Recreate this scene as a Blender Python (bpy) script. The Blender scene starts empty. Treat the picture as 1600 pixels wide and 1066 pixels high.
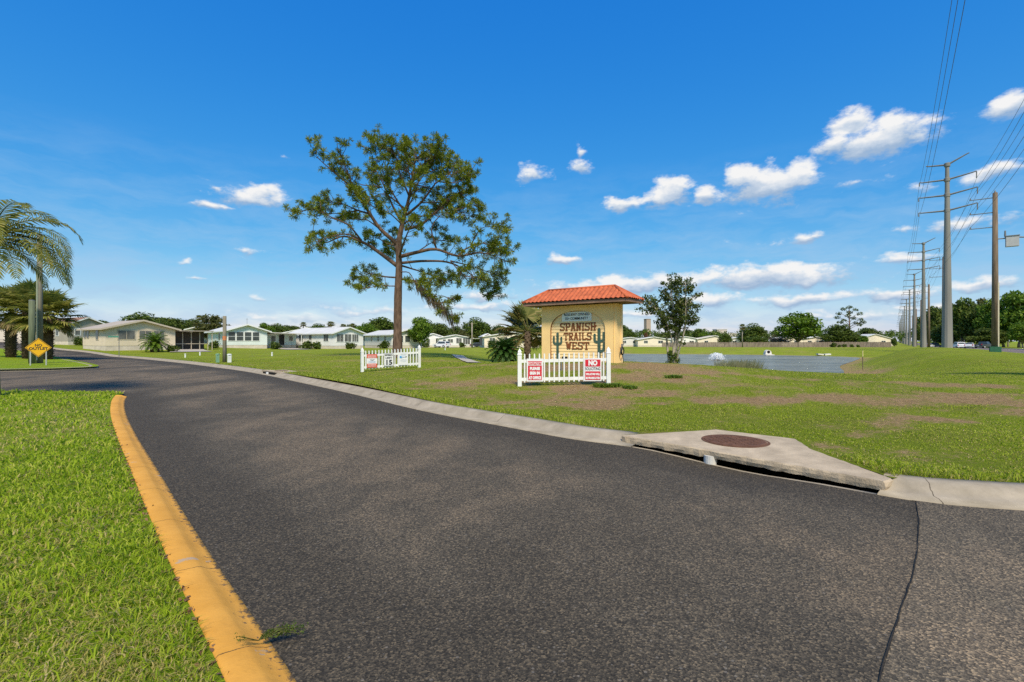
import bpy, math, random
import numpy as np
from mathutils import Vector, Matrix, geometry
R = math.radians
rnd = random.Random(7)
scene = bpy.context.scene
COL = scene.collection
F, CAMH = 755.0, 1.55

# ------------------------------------------------------------------ helpers
def link(o, parent=None):
    COL.objects.link(o)
    if parent is not None: o.parent = parent
    return o

def mesh_np(name, V, faces_flat, sizes, mat, parent=None, smooth=False, attrs=None):
    me = bpy.data.meshes.new(name)
    V = np.asarray(V, dtype=np.float32)
    n = len(V); sizes = np.asarray(sizes, dtype=np.int32); ff = np.asarray(faces_flat, dtype=np.int32)
    me.vertices.add(n); me.vertices.foreach_set('co', V.ravel())
    me.loops.add(len(ff)); me.loops.foreach_set('vertex_index', ff)
    me.polygons.add(len(sizes))
    st = np.zeros(len(sizes), dtype=np.int32); st[1:] = np.cumsum(sizes)[:-1]
    me.polygons.foreach_set('loop_start', st)
    if smooth: me.polygons.foreach_set('use_smooth', np.ones(len(sizes), dtype=bool))
    if attrs:
        for k, a in attrs.items():
            at_ = me.attributes.new(k, 'FLOAT', 'POINT'); at_.data.foreach_set('value', np.asarray(a, dtype=np.float32))
    me.update(calc_edges=True); me.validate()
    if mat: me.materials.append(mat)
    return link(bpy.data.objects.new(name, me), parent)

class MB:
    def __init__(s): s.v = []; s.f = []
    def add(s, vs, fs):
        b = len(s.v); s.v += [tuple(v) for v in vs]; s.f += [tuple(i + b for i in f) for f in fs]; return s
    def box(s, c, d, rz=0, rx=0, ry=0):
        M = Matrix.Translation(c) @ Matrix.Rotation(rz, 4, 'Z') @ Matrix.Rotation(ry, 4, 'Y') @ Matrix.Rotation(rx, 4, 'X')
        vs = [M @ Vector((x*d[0]/2, y*d[1]/2, z*d[2]/2)) for x in (-1,1) for y in (-1,1) for z in (-1,1)]
        return s.add(vs, [(0,1,3,2),(4,6,7,5),(0,4,5,1),(2,3,7,6),(0,2,6,4),(1,5,7,3)])
    def tube(s, pts, rad, n=8, cap=True):
        pts = [Vector(p) for p in pts]
        if not isinstance(rad, (list, tuple)): rad = [rad]*len(pts)
        vs = []; up = None
        for i, p in enumerate(pts):
            d = (pts[min(i+1, len(pts)-1)] - pts[max(i-1, 0)]).normalized()
            if up is None:
                up = Vector((1,0,0)) if abs(d.x) < .8 else Vector((0,1,0))
            a = (up - d*up.dot(d)).normalized(); b = d.cross(a); up = a
            for k in range(n):
                t = 2*math.pi*k/n
                vs.append(p + (a*math.cos(t) + b*math.sin(t))*rad[i])
        fs = []
        for i in range(len(pts)-1):
            for k in range(n):
                k2 = (k+1) % n
                fs.append((i*n+k, i*n+k2, (i+1)*n+k2, (i+1)*n+k))
        if cap:
            fs.append(tuple(range(n-1, -1, -1))); fs.append(tuple((len(pts)-1)*n + k for k in range(n)))
        return s.add(vs, fs)
    def lathe(s, prof, c=(0,0,0), n=16):
        vs = [(c[0]+r*math.cos(2*math.pi*k/n), c[1]+r*math.sin(2*math.pi*k/n), c[2]+z) for r, z in prof for k in range(n)]
        fs = [(i*n+k, i*n+(k+1) % n, (i+1)*n+(k+1) % n, (i+1)*n+k) for i in range(len(prof)-1) for k in range(n)]
        fs += [tuple(range(n-1, -1, -1)), tuple((len(prof)-1)*n+k for k in range(n))]
        return s.add(vs, fs)
    def prism(s, poly, f, d0, d1):
        """poly: 2D points; f(a,b,depth)->xyz; extruded from depth d0 to d1"""
        n = len(poly)
        vs = [f(a, b, d0) for a, b in poly] + [f(a, b, d1) for a, b in poly]
        fs = [tuple(range(n)), tuple(range(2*n-1, n-1, -1))] + [(i, (i+1) % n + 0, (i+1) % n + n, i+n) for i in range(n)]
        return s.add(vs, fs)
    def build(s, name, mat, parent=None, smooth=False):
        me = bpy.data.meshes.new(name); me.from_pydata(s.v, [], s.f); me.update()
        if smooth:
            for p in me.polygons: p.use_smooth = True
        if mat: me.materials.append(mat)
        return link(bpy.data.objects.new(name, me), parent)

def tag(o, label=None, cat=None, group=None, kind=None):
    if label: o['label'] = label
    if cat: o['category'] = cat
    if group: o['group'] = group
    if kind: o['kind'] = kind
    return o

def thing(name, label, cat, loc=(0,0,0), rz=0, group=None):
    o = bpy.data.objects.new(name, None); COL.objects.link(o)
    o.location = loc; o.rotation_euler = (0, 0, rz); o.empty_display_size = .2
    return tag(o, label, cat, group)

def copy_tree(o, loc=None, rz=None, scale=None, label=None, parent=None):
    c = o.copy(); COL.objects.link(c)
    if parent is not None: c.parent = parent
    for ch in list(o.children): copy_tree(ch, parent=c)
    if loc is not None: c.location = loc
    if rz is not None: c.rotation_euler = (0, 0, rz)
    if scale is not None: c.scale = scale if isinstance(scale, tuple) else (scale,)*3
    if label: c['label'] = label
    return c

def sm(a, b, x):
    t = np.clip((np.asarray(x, dtype=float)-a)/(b-a), 0, 1); return t*t*(3-2*t)

def vnoise(x, y, seed=0):
    x = np.asarray(x, float); y = np.asarray(y, float)
    xi = np.floor(x).astype(np.int64); yi = np.floor(y).astype(np.int64); fx = x-xi; fy = y-yi
    fx = fx*fx*(3-2*fx); fy = fy*fy*(3-2*fy)
    def hsh(a, b):
        h = (a*374761393 + b*668265263 + seed*982451653) & 0xffffffff
        h = ((h ^ (h >> 13))*1274126177) & 0xffffffff
        return ((h ^ (h >> 16)) & 0xffff)/65535.0
    return (hsh(xi,yi)*(1-fx)+hsh(xi+1,yi)*fx)*(1-fy) + (hsh(xi,yi+1)*(1-fx)+hsh(xi+1,yi+1)*fx)*fy
def fbm(x, y, seed=0, o=4):
    s = 0; a = .5; x = np.asarray(x,float); y = np.asarray(y,float)
    for i in range(o):
        s = s + a*vnoise(x, y, seed+i); x = x*2.03+1.7; y = y*2.03+3.1; a *= .5
    return s/(1-.5**o)

# ------------------------------------------------------------------ materials
def nt(m):
    m.use_nodes = True; t = m.node_tree; t.nodes.clear(); return t
def N(t, typ, **kw):
    n = t.nodes.new(typ)
    for k, v in kw.items():
        if k == 'inp':
            for a, b in v.items(): n.inputs[a].default_value = b
        else: setattr(n, k, v)
    return n
def c4(c): return (c[0], c[1], c[2], 1)
MATS = {}
def ramp(t, fac, stops):
    r = N(t, 'ShaderNodeValToRGB'); e = r.color_ramp.elements
    while len(e) < len(stops): e.new(.5)
    for i, (p, c) in enumerate(stops): e[i].position = p; e[i].color = c4(c) if len(c) == 3 else c
    t.links.new(fac, r.inputs[0]); return r.outputs[0]
def mixc(t, fac, a, b, mode='MIX'):
    m = N(t, 'ShaderNodeMix', data_type='RGBA', blend_type=mode)
    for s, v in ((m.inputs[0], fac), (m.inputs[6], a), (m.inputs[7], b)):
        if hasattr(v, 'links'): t.links.new(v, s)
        elif isinstance(v, (int, float)): s.default_value = v
        else: s.default_value = c4(v)
    return m.outputs[2]
def math_(t, op, a, b=None, c=None, clamp=False):
    m = N(t, 'ShaderNodeMath', operation=op, use_clamp=clamp)
    for i, v in enumerate((a, b, c)):
        if v is None: continue
        if hasattr(v, 'links'): t.links.new(v, m.inputs[i])
        else: m.inputs[i].default_value = v
    return m.outputs[0]
def noise(t, vec, scale, detail=4, rough=.55, dist=0):
    n = N(t, 'ShaderNodeTexNoise', inp={'Scale': scale, 'Detail': detail, 'Roughness': rough, 'Distortion': dist})
    t.links.new(vec, n.inputs['Vector']); return n.outputs['Fac']
def coords(t, which='Object'):
    return N(t, 'ShaderNodeTexCoord').outputs[which]
def finish(t, col, rough=.8, spec=.3, bump=None, bstr=.3, bdist=.02, metal=0, trans=None):
    b = N(t, 'ShaderNodeBsdfPrincipled'); o = N(t, 'ShaderNodeOutputMaterial')
    if hasattr(col, 'links'): t.links.new(col, b.inputs['Base Color'])
    else: b.inputs['Base Color'].default_value = c4(col)
    if hasattr(rough, 'links'): t.links.new(rough, b.inputs['Roughness'])
    else: b.inputs['Roughness'].default_value = rough
    b.inputs['Specular IOR Level'].default_value = spec; b.inputs['Metallic'].default_value = metal
    if bump is not None:
        bn = N(t, 'ShaderNodeBump', inp={'Strength': bstr, 'Distance': bdist}); t.links.new(bump, bn.inputs['Height'])
        t.links.new(bn.outputs[0], b.inputs['Normal'])
    if trans:
        tr = N(t, 'ShaderNodeBsdfTranslucent')
        if hasattr(col, 'links'): t.links.new(col, tr.inputs[0])
        else: tr.inputs[0].default_value = c4(col)
        mx = N(t, 'ShaderNodeMixShader', inp={0: trans})
        t.links.new(b.outputs[0], mx.inputs[1]); t.links.new(tr.outputs[0], mx.inputs[2]); t.links.new(mx.outputs[0], o.inputs[0])
    else: t.links.new(b.outputs[0], o.inputs[0])
def pm(name, c, var=.15, scale=4, rough=.75, spec=.3, bump=.2, bscale=None, metal=0, dirt=None, stretch=(1,1,1)):
    """painted / weathered surface: base colour varied by noise, optional dirt colour, bump"""
    if name in MATS: return MATS[name]
    m = bpy.data.materials.new(name); t = nt(m); v = coords(t)
    mp = N(t, 'ShaderNodeMapping'); mp.inputs['Scale'].default_value = stretch; t.links.new(v, mp.inputs[0]); v = mp.outputs[0]
    n1 = noise(t, v, scale, 6)
    lo = [x*(1-var) for x in c]; hi = [min(1, x*(1+var)) for x in c]
    col = ramp(t, n1, [(.3, lo), (.7, hi)])
    if dirt:
        n2 = noise(t, v, scale*.6, 8, .65)
        f = math_(t, 'SMOOTHSTEP' if False else 'MULTIPLY', math_(t, 'SUBTRACT', n2, .5, clamp=True), 2.2, clamp=True)
        col = mixc(t, f, col, dirt)
    n3 = noise(t, v, bscale or scale*8, 4)
    finish(t, col, rough, spec, n3 if bump else None, bump, .01, metal)
    MATS[name] = m; return m
def leafm(name, c1, c2, c3=None, trans=.3, rough=.55, spec=.25):
    if name in MATS: return MATS[name]
    m = bpy.data.materials.new(name); t = nt(m)
    g = N(t, 'ShaderNodeNewGeometry')
    n1 = noise(t, coords(t), .7, 3)
    f = math_(t, 'ADD', math_(t, 'MULTIPLY', g.outputs['Random Per Island'], .6), math_(t, 'MULTIPLY', n1, .4))
    st = [(.15, c1), (.62, c2)] + ([(.88, c3)] if c3 else [])
    finish(t, ramp(t, f, st), rough, spec, trans=trans)
    MATS[name] = m; return m

WHITE = pm('white_vinyl', (.76,.76,.72), .05, 2, .45, .4, .05, dirt=(.6,.58,.5))
CONC = pm('concrete', (.45,.355,.24), .22, 3.5, .9, .2, .7, 45, dirt=(.26,.20,.13))
CONCW = pm('pale_concrete', (.42,.37,.30), .12, 2, .9, .2, .2)
WOODP = pm('weathered_pole_wood', (.17,.125,.085), .35, 1.5, .9, .15, .5, 10, stretch=(6,6,.5))
STEEL = pm('galvanised_steel', (.21,.20,.18), .14, .5, .55, .4, .05, dirt=(.32,.28,.22), stretch=(2,2,.3))
STEELD = pm('dull_dark_steel', (.17,.17,.17), .2, 2, .6, .4, .05)
GALV = pm('galvanised_post', (.45,.45,.43), .1, 3, .5, .5, .02)
WIRE = pm('cable', (.13,.14,.16), .1, 2, .6, .3, 0)
BLACK = pm('black_plastic', (.02,.02,.02), .2, 5, .5, .4, 0)
GLASS = pm('dark_window_glass', (.05,.06,.06), .5, 1.2, .12, .6, 0)
GLASSL = pm('curtained_window_glass', (.12,.12,.11), .45, 1.6, .2, .5, 0)
BARK = pm('pine_bark', (.13,.085,.06), .5, 2.5, .95, .1, .9, 9, stretch=(3,3,.8))
BARKG = pm('grey_bark', (.20,.165,.13), .35, 3, .95, .1, .6, 14, stretch=(2,2,.7))
BARKM = pm('pale_smooth_bark', (.40,.345,.27), .25, 5, .8, .2, .3, 12, stretch=(2,2,.6), dirt=(.25,.2,.15))
BOOTS = pm('palm_boots', (.10,.07,.045), .6, 8, .95, .1, .9, 14)
PALMT = pm('palm_trunk', (.26,.23,.18), .25, 4, .9, .1, .6, 10, stretch=(1,1,5))
NEEDLE = leafm('pine_needles', (.085,.125,.008), (.21,.26,.016), (.44,.41,.06), .45)
LEAF_OAK = leafm('oak_leaves', (.045,.08,.011), (.105,.16,.02), (.23,.26,.04), .4)
LEAF_LIME = leafm('bright_leaves', (.06,.12,.010), (.14,.235,.018), (.25,.33,.03), .38)
LEAF_DARK = leafm('dark_leaves', (.045,.075,.014), (.105,.15,.02), (.21,.23,.04), .38)
LEAF_OLIVE = leafm('olive_leaves', (.05,.06,.015), (.10,.11,.025), (.17,.15,.05), .28)
LEAF_RUST = leafm('rusty_leaves', (.10,.045,.02), (.17,.08,.035), (.2,.13,.05), .28)
LEAF_BROWN = leafm('brown_twigs', (.10,.075,.045), (.17,.13,.085), (.14,.14,.05), .2)
LEAF_MYRTLE = leafm('myrtle_leaves', (.04,.065,.012), (.09,.125,.02), (.18,.18,.04), .3)
FROND = leafm('palm_fronds', (.10,.13,.02), (.25,.255,.045), (.45,.37,.10), .45)
FROND_DRY = leafm('dry_palm_fronds', (.14,.15,.035), (.30,.21,.085), (.45,.32,.16), .35)
FROND_FAN = leafm('fan_palm_leaves', (.11,.13,.025), (.27,.26,.06), (.48,.35,.16), .4)
CYCAD = leafm('cycad_leaves', (.022,.06,.010), (.05,.115,.014), (.10,.18,.03), .25)
REED = leafm('reed_stems', (.10,.12,.05), (.20,.20,.10), (.28,.25,.14), .25)
BLADE = leafm('grass_blades', (.21,.32,.012), (.42,.53,.028), (.66,.60,.14), .55, .5, .15)
BLADE_C = leafm('lawn_blades', (.21,.295,.014), (.37,.45,.03), (.53,.51,.11), .5, .5, .1)
BLADE_DRY = leafm('dry_grass_blades', (.34,.31,.07), (.52,.43,.15), (.64,.50,.28), .45, .6, .1)

def lawn_mat(name, green_a, green_b, brown_a, brown_b, bare=.38):
    m = bpy.data.materials.new(name); t = nt(m); v = coords(t)
    at_ = N(t, 'ShaderNodeAttribute', attribute_name='dirt').outputs['Fac']
    big = noise(t, v, .22, 5, .6); mid = noise(t, v, 2.2, 6, .7); fine = noise(t, v, 13, 7, .75); vf = noise(t, v, 90, 3, .6)
    g = ramp(t, math_(t, 'ADD', math_(t, 'MULTIPLY', big, .55), math_(t, 'MULTIPLY', mid, .45)), [(.34, green_a), (.64, green_b)])
    g = mixc(t, math_(t, 'MULTIPLY', math_(t, 'SUBTRACT', noise(t, v, .55, 6, .7), .46, clamp=True), 3.0, clamp=True), g, (.27,.235,.055))
    g = mixc(t, math_(t, 'MULTIPLY', fine, .6), g, [x*.45 for x in green_a], 'MIX')
    b = ramp(t, fine, [(.35, brown_a), (.65, brown_b)])
    f = math_(t, 'ADD', at_, math_(t, 'MULTIPLY', math_(t, 'SUBTRACT', mid, .5), 1.3))
    f = math_(t, 'ADD', f, math_(t, 'MULTIPLY', math_(t, 'SUBTRACT', fine, .5), 2.0))
    f = math_(t, 'MULTIPLY', math_(t, 'SUBTRACT', f, bare), 2.2, clamp=True)
    col = mixc(t, f, g, b)
    col = mixc(t, .6, col, mixc(t, vf, (.2,.2,.2), (.8,.8,.8)), 'OVERLAY')
    finish(t, col, .95, .1, math_(t, 'ADD', fine, vf), .9, .05)
    return m
LAWN = lawn_mat('lawn', (.19,.245,.014), (.34,.40,.026), (.21,.125,.052), (.50,.34,.165), .25)
LAWN_LUSH = lawn_mat('lush_lawn', (.24,.36,.012), (.34,.46,.018), (.26,.25,.05), (.42,.38,.12))

def asphalt(name, base, brown, k=1.0):
    m = bpy.data.materials.new(name); t = nt(m); v = coords(t)
    mp = N(t, 'ShaderNodeMapping'); mp.inputs['Rotation'].default_value = (0,0,R(-47)); mp.inputs['Scale'].default_value = (1,.42,1)
    t.links.new(v, mp.inputs[0])
    big = noise(t, mp.outputs[0], .34, 5, .6, .5); mid = noise(t, v, 1.6, 5, .6)
    edge = N(t, 'ShaderNodeAttribute', attribute_name='edge').outputs['Fac']
    f = math_(t, 'ADD', math_(t, 'MULTIPLY', big, .8), math_(t, 'MULTIPLY', mid, .25))
    f = math_(t, 'SUBTRACT', f, math_(t, 'MULTIPLY', edge, .32))
    col = ramp(t, f, [(.34, [x*.70 for x in base]), (.48, base), (.66, brown)])
    vo = N(t, 'ShaderNodeTexVoronoi', inp={'Scale': 100.0}); t.links.new(v, vo.inputs['Vector'])
    sp = noise(t, v, 190, 2, .5)
    rc_ = N(t, 'ShaderNodeSeparateColor'); t.links.new(vo.outputs['Color'], rc_.inputs[0])
    col = mixc(t, 1.0, col, ramp(t, rc_.outputs[0], [(.0, (.42,.42,.43)), (.55, (.95,.92,.88)), (.82, (1.5,1.4,1.26)), (1.0, (2.5,2.25,1.9))]), 'MULTIPLY')
    v2 = N(t, 'ShaderNodeTexVoronoi', inp={'Scale': 38.0}); t.links.new(v, v2.inputs['Vector']); r2 = N(t, 'ShaderNodeSeparateColor'); t.links.new(v2.outputs['Color'], r2.inputs[0])
    peb = math_(t, 'MULTIPLY', math_(t, 'GREATER_THAN', r2.outputs[1], .93), math_(t, 'LESS_THAN', v2.outputs['Distance'], .30))
    col = mixc(t, math_(t, 'MULTIPLY', peb, .38), col, (.27,.235,.19))
    bmp = math_(t, 'ADD', vo.outputs['Distance'], math_(t, 'MULTIPLY', sp, .8))
    finish(t, col, .88, .22, bmp, .55*k, .008)
    return m
ASPH = asphalt('asphalt', (.084,.071,.052), (.175,.136,.092))
ASPH2 = asphalt('worn_asphalt', (.112,.094,.068), (.20,.155,.105))
ASPHM = asphalt('main_road_asphalt', (.15,.125,.115), (.2,.165,.15), .4)

# ------------------------------------------------------------------ plan of the place (metres; camera at the origin looking along +Y)
def cat(pts, step=.35):
    """Catmull-Rom through pts, resampled"""
    P = [np.array(p, float) for p in pts]; P = [2*P[0]-P[1]] + P + [2*P[-1]-P[-2]]
    out = []
    for i in range(1, len(P)-2):
        d = np.linalg.norm(P[i+1]-P[i]); n = max(2, int(d/max(step, .03*np.linalg.norm(P[i]))))
        for k in range(n):
            t = k/n; a, b, c, e = P[i-1], P[i], P[i+1], P[i+2]
            out.append(.5*((2*b)+(-a+c)*t+(2*a-5*b+4*c-e)*t*t+(-a+3*b-3*c+e)*t**3))
    out.append(P[-2]); return np.array(out)
def offset(pl, d):
    """d to the left of the walking direction"""
    t = np.gradient(pl, axis=0); t /= np.linalg.norm(t, axis=1)[:, None]
    return pl + np.stack([-t[:,1], t[:,0]], 1)*d
def pl_dist(x, y, pl):
    x = np.asarray(x, float); y = np.asarray(y, float); best = np.full(x.shape, 1e9)
    for (ax, ay), (bx, by) in zip(pl[:-1], pl[1:]):
        dx, dy = bx-ax, by-ay; L = dx*dx+dy*dy+1e-12
        t = np.clip(((x-ax)*dx+(y-ay)*dy)/L, 0, 1)
        best = np.minimum(best, np.hypot(x-ax-t*dx, y-ay-t*dy))
    return best
def inside(x, y, poly):
    x = np.asarray(x, float); y = np.asarray(y, float); c = np.zeros(x.shape, bool); n = len(poly)
    for i in range(n):
        (ax, ay), (bx, by) = poly[i], poly[(i+1) % n]
        if ay == by: continue
        c ^= ((ay > y) != (by > y)) & (x < (bx-ax)*(y-ay)/(by-ay)+ax)
    return c

# right kerb, asphalt edge, walked from the main road (right) to far left
EDGE_R = [(26,17.0),(20,11.6),(14,7.2),(8.5,4.75),(5.6,4.33),(4.68,4.415),(3.874,4.718),(3.22,5.54),(2.70,6.34),(2.0,6.98),(1.0,7.6),(.02,8.6),(-2.07,10.83),(-4.95,14.5),
          (-8.34,18.57),(-10.27,20.9),(-13.85,24.9),(-17.5,28.5),(-23.7,34.4),(-33.0,42.6),(-41,49),(-49,55),(-57,60),(-72,72),(-90,88),(-120,118),(-180,170)]
edge_r = cat(EDGE_R, .25)
KB = -.56                                                            # kerb back is to the right of the walk
back_r = offset(edge_r, KB)
# left yellow kerb, road side, walked from behind the camera to the side street
EDGE_L = [(3.6,-4),(2.3,-2.2),(1.3,-.75),(.5,.35),(-.22,1.25),(-1.02,2.195),(-2.04,3.30),(-3.21,4.59),(-4.5,6.03),(-6.09,7.8),(-8.16,10.17),(-9.9,12.3),(-10.75,13.45)]
edge_l = cat(EDGE_L, .15)
back_l = offset(edge_l, .22)
MAIN0, MAIN1, MS = 14.5, 25.5, .79
POND = cat([(7,44),(9.5,37.5),(15,34),(22,34),(27,40),(33.5,50),(45,64),(53,75),(51,82),(41,89.5),(25,95),(14,96),(8,82),(6.5,60),(7,44)], 1.0)[:-1]

def E(x): 
    t = np.maximum(0, -np.asarray(x, float)-40); return 2.0*(1-np.exp(-t*.03/2.0*1.25))
def P(x, y): return -.9*sm(60, 200, y)*sm(-75, -25, x)
def dip(x, y): return -.095*np.exp(-(((np.asarray(x)-2.7)**2+(np.asarray(y)-6.2)**2)/.95**2))
def RZ(x, y): return E(x)+P(x, y)
main_edge = np.array([(26,17.0),(31.9,22)]+[(MAIN0+MS*y, y) for y in (40,80,160,320,700,1500)])
kerb_all = np.vstack([back_r[::3]])
def H(x, y):
    """height of the big lawn"""
    x = np.asarray(x, float); y = np.asarray(y, float)
    dk = np.minimum(pl_dist(x, y, kerb_all), pl_dist(x, y, main_edge))
    z = RZ(x, y)+.1+.15*sm(.3, 9, dk)
    z = z+.46*np.exp(-((x-2.9)**2/(2*5.2**2)+(y-20.2)**2/(2*3.7**2)))
    z = z+(fbm(x*.25, y*.25, 5, 3)-.5)*.10*sm(.5, 5, dk)*np.clip(y/20, .3, 1)
    d = pl_dist(x, y, np.vstack([POND, POND[:1]])); ins = inside(x, y, POND)
    z = z+.42*np.exp(-(pl_dist(x, y, np.array([(33.,37.),(44.,52.),(60.,68.)]))/8.)**2)
    w = np.where(y > 70, 22., 16.-8.5*sm(18, 30, x))
    t = sm(0, 1, d/w); out = -1.06*(1-t)+z*t
    return np.where(ins, -1.06-np.minimum(.6, .2*d), out)
def H1(x, y): return float(H(np.array([x]), np.array([y]))[0])
def HA1(x, y): return .105
def gp(px, Y): return (px-800)/F*Y
def G(px, Y): 
    x = gp(px, Y); return (x, Y, H1(x, Y))

SLAB = [(1.69,7.46),(2.63,6.44),(3.86,5.0),(4.02,5.10),(4.0,6.45),(4.17,7.1),(3.32,7.86)]
def cdt(name, poly, pts, zf, mat, attrs=None, kind='structure', label=None, cat_=None):
    poly = [Vector((float(a), float(b))) for a, b in poly]
    vs = poly + [Vector((float(a), float(b))) for a, b in pts]
    r = geometry.delaunay_2d_cdt(vs, [], [list(range(len(poly)))], 1, 1e-5)
    V = np.array([(v[0], v[1]) for v in r[0]]); Fc = r[2]
    z = zf(V[:,0], V[:,1]); V3 = np.column_stack([V, z])
    tri = [f if (V[f[1]][0]-V[f[0]][0])*(V[f[2]][1]-V[f[0]][1])-(V[f[1]][1]-V[f[0]][1])*(V[f[2]][0]-V[f[0]][0]) > 0 else f[::-1] for f in Fc]
    at_ = {k: fn(V[:,0], V[:,1]) for k, fn in (attrs or {}).items()}
    o = mesh_np(name, V3, [i for f in tri for i in f], [len(f) for f in tri], mat, smooth=True, attrs=at_)
    return tag(o, label, cat_, kind=kind)
def polar_pts(poly, r0, r1, g, a0, a1, da, mind=.12):
    out = []; r = r0; k = 0
    while r < r1:
        a = np.arange(a0, a1, da)+(da/2 if k % 2 else 0); a = np.radians(a)
        out.append(np.column_stack([r*np.sin(a), r*np.cos(a)])); r *= g; k += 1
    p = np.vstack(out); p = p+(np.random.RandomState(3).rand(*p.shape)-.5)*.1*np.hypot(p[:,0], p[:,1])[:,None]*(g-1)
    k = inside(p[:,0], p[:,1], poly); p = p[k]
    d = pl_dist(p[:,0], p[:,1], np.vstack([poly, poly[:1]]))
    return p[d > np.maximum(mind, .015*np.hypot(p[:,0], p[:,1]))]

# dirt patches on the big lawn
DIRT = [(2.8,15.3,4.2,2.3,.62),(6.0,17.5,3.4,2.6,.62),(-1.6,14.5,2.2,1.1,.5),(-3.3,16.8,3.2,.9,.5),(4.5,11.3,3.8,1.4,.58),(9.5,11.5,3.6,1.2,.6),(7.4,8.3,1.6,.6,.5),(1.6,11.6,2.2,.7,.42),
        (-1.2,20.5,2.5,1.0,.5),(2.2,18.2,2.4,1.3,.85),(5.2,18.6,2.6,2.2,.7),(1.5,13.2,3.6,1.0,.6),(24,37,8,3,.3),(-6,33,9,2.5,.4),(-12,44,10,3,.35),(14,14.5,5,1.0,.4),(11,9.2,2.4,.8,.55),(-4,12.9,1.3,.5,.45),(-11,26,4,1.2,.25)]
def dirt(x, y):
    x = np.asarray(x, float); y = np.asarray(y, float); s = np.zeros(x.shape)
    for cx, cy, rx, ry, a in DIRT:
        s = np.maximum(s, a*np.exp(-(((x-cx)/rx)**2+((y-cy)/ry)**2)**1.4))
    near = np.clip(.30+.70*np.exp(-((y-12)/14)**2), 0, 1)
    s = s*1.15+(fbm(x*.55, y*.9, 11, 4)-.5)*1.5*near+(fbm(x*2.1, y*2.6, 91, 3)-.5)*1.3*near-.02
    d = pl_dist(x, y, np.vstack([POND, POND[:1]]))
    s = s+.75*np.exp(-(d/2.4)**2)+.16*sm(75, 95, y)
    dk = pl_dist(x, y, kerb_all)
    return np.clip(s-.25*np.exp(-(dk/.5)**2), -.3, 1)

i0 = int(np.argmin(np.hypot(edge_r[:,0]-3.70, edge_r[:,1]-4.91))); i1 = int(np.argmin(np.hypot(edge_r[:,0]-1.66, edge_r[:,1]-7.13)))
slab_back = [(4.02,5.10),(4.0,6.45),(4.17,7.1),(3.32,7.86),(1.69,7.46)]
polyC = np.vstack([back_r[:i0], slab_back, back_r[i1:], [(-400,330),(-1500,900),(-1500,1800),(MAIN0+MS*1800,1800)], main_edge[::-1]])
C_pts = polar_pts(polyC, 4.6, 1700, 1.035, -75, 60, .75)
C_pts = np.vstack([C_pts, [p for p in POND]])
cdt('lawn', polyC, C_pts, H, LAWN, {'dirt': dirt}, label='big mown lawn with worn brown patches running down to the pond', cat_='lawn')
# near left lawn, edged by the yellow kerb and the side street
far_a = cat([(-10.98,13.55),(-11.3,14.05),(-12.3,14.4),(-15,14.5),(-22,14.5),(-60,15.5)], .3)
polyA = np.vstack([back_l, far_a, [(-60,-12),(3.0,-12),(3.4,-4.2)]])
def HA(x, y): return .050+.03*(fbm(x*.6, y*.6, 3, 3)-.5)*sm(0, .6, pl_dist(x, y, back_l))
def dirtA(x, y): return (fbm(np.asarray(x)*.55, np.asarray(y)*.55, 21, 4)-.5)*1.5+.03
cdt('near_lawn', polyA, polar_pts(polyA, 1.0, 62, 1.06, -110, 60, 2), HA, LAWN_LUSH, {'dirt': dirtA}, label='bright green lawn inside the yellow kerb at the left', cat_='lawn')
# island with the palms
isl_s = cat([(-90,27.5),(-60,25.2),(-40,24.5),(-28,24.4),(-25.2,24.9),(-23.9,26.0),(-23.6,27.2),(-24.3,28.4),(-26.5,30.6),(-35,38.2),(-47,48.2),(-62,58),(-85,78)], .4)
polyB = np.vstack([isl_s, [(-110,78),(-110,28)]])
def HB(x, y): return E(x)+.10+.05*sm(0, 4, pl_dist(x, y, isl_s))
cdt('island_lawn', polyB, polar_pts(polyB, 30, 140, 1.06, -80, -30, 1.2, .3), HB, LAWN_LUSH, {'dirt': lambda x, y: dirtA(x*.3, y*.3)-.1}, label='bright green grass island with palms between the two streets', cat_='lawn')
# road
polyR = np.vstack([edge_r, [(-190,150),(-120,20),(-70,-14),(50,-14),(50,15)]])
edge_a = np.vstack([edge_l])
def near_edge(x, y):
    d = np.minimum(pl_dist(x, y, edge_r[::2]), pl_dist(x, y, edge_l[::2])); return np.exp(-(d/.8)**2)
cdt('road', polyR, np.vstack([polar_pts(polyR, 1.2, 180, 1.07, -100, 100, 2.5), [(2.7+.35*i-.35*j, 6.0-.4*i-.3*j) for i in range(-2,3) for j in range(0,4)]]),
    lambda x, y: E(x)+P(x,y)+dip(x, y), ASPH, {'edge': near_edge}, label='dark asphalt community road curving away to the left', cat_='road')
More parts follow.
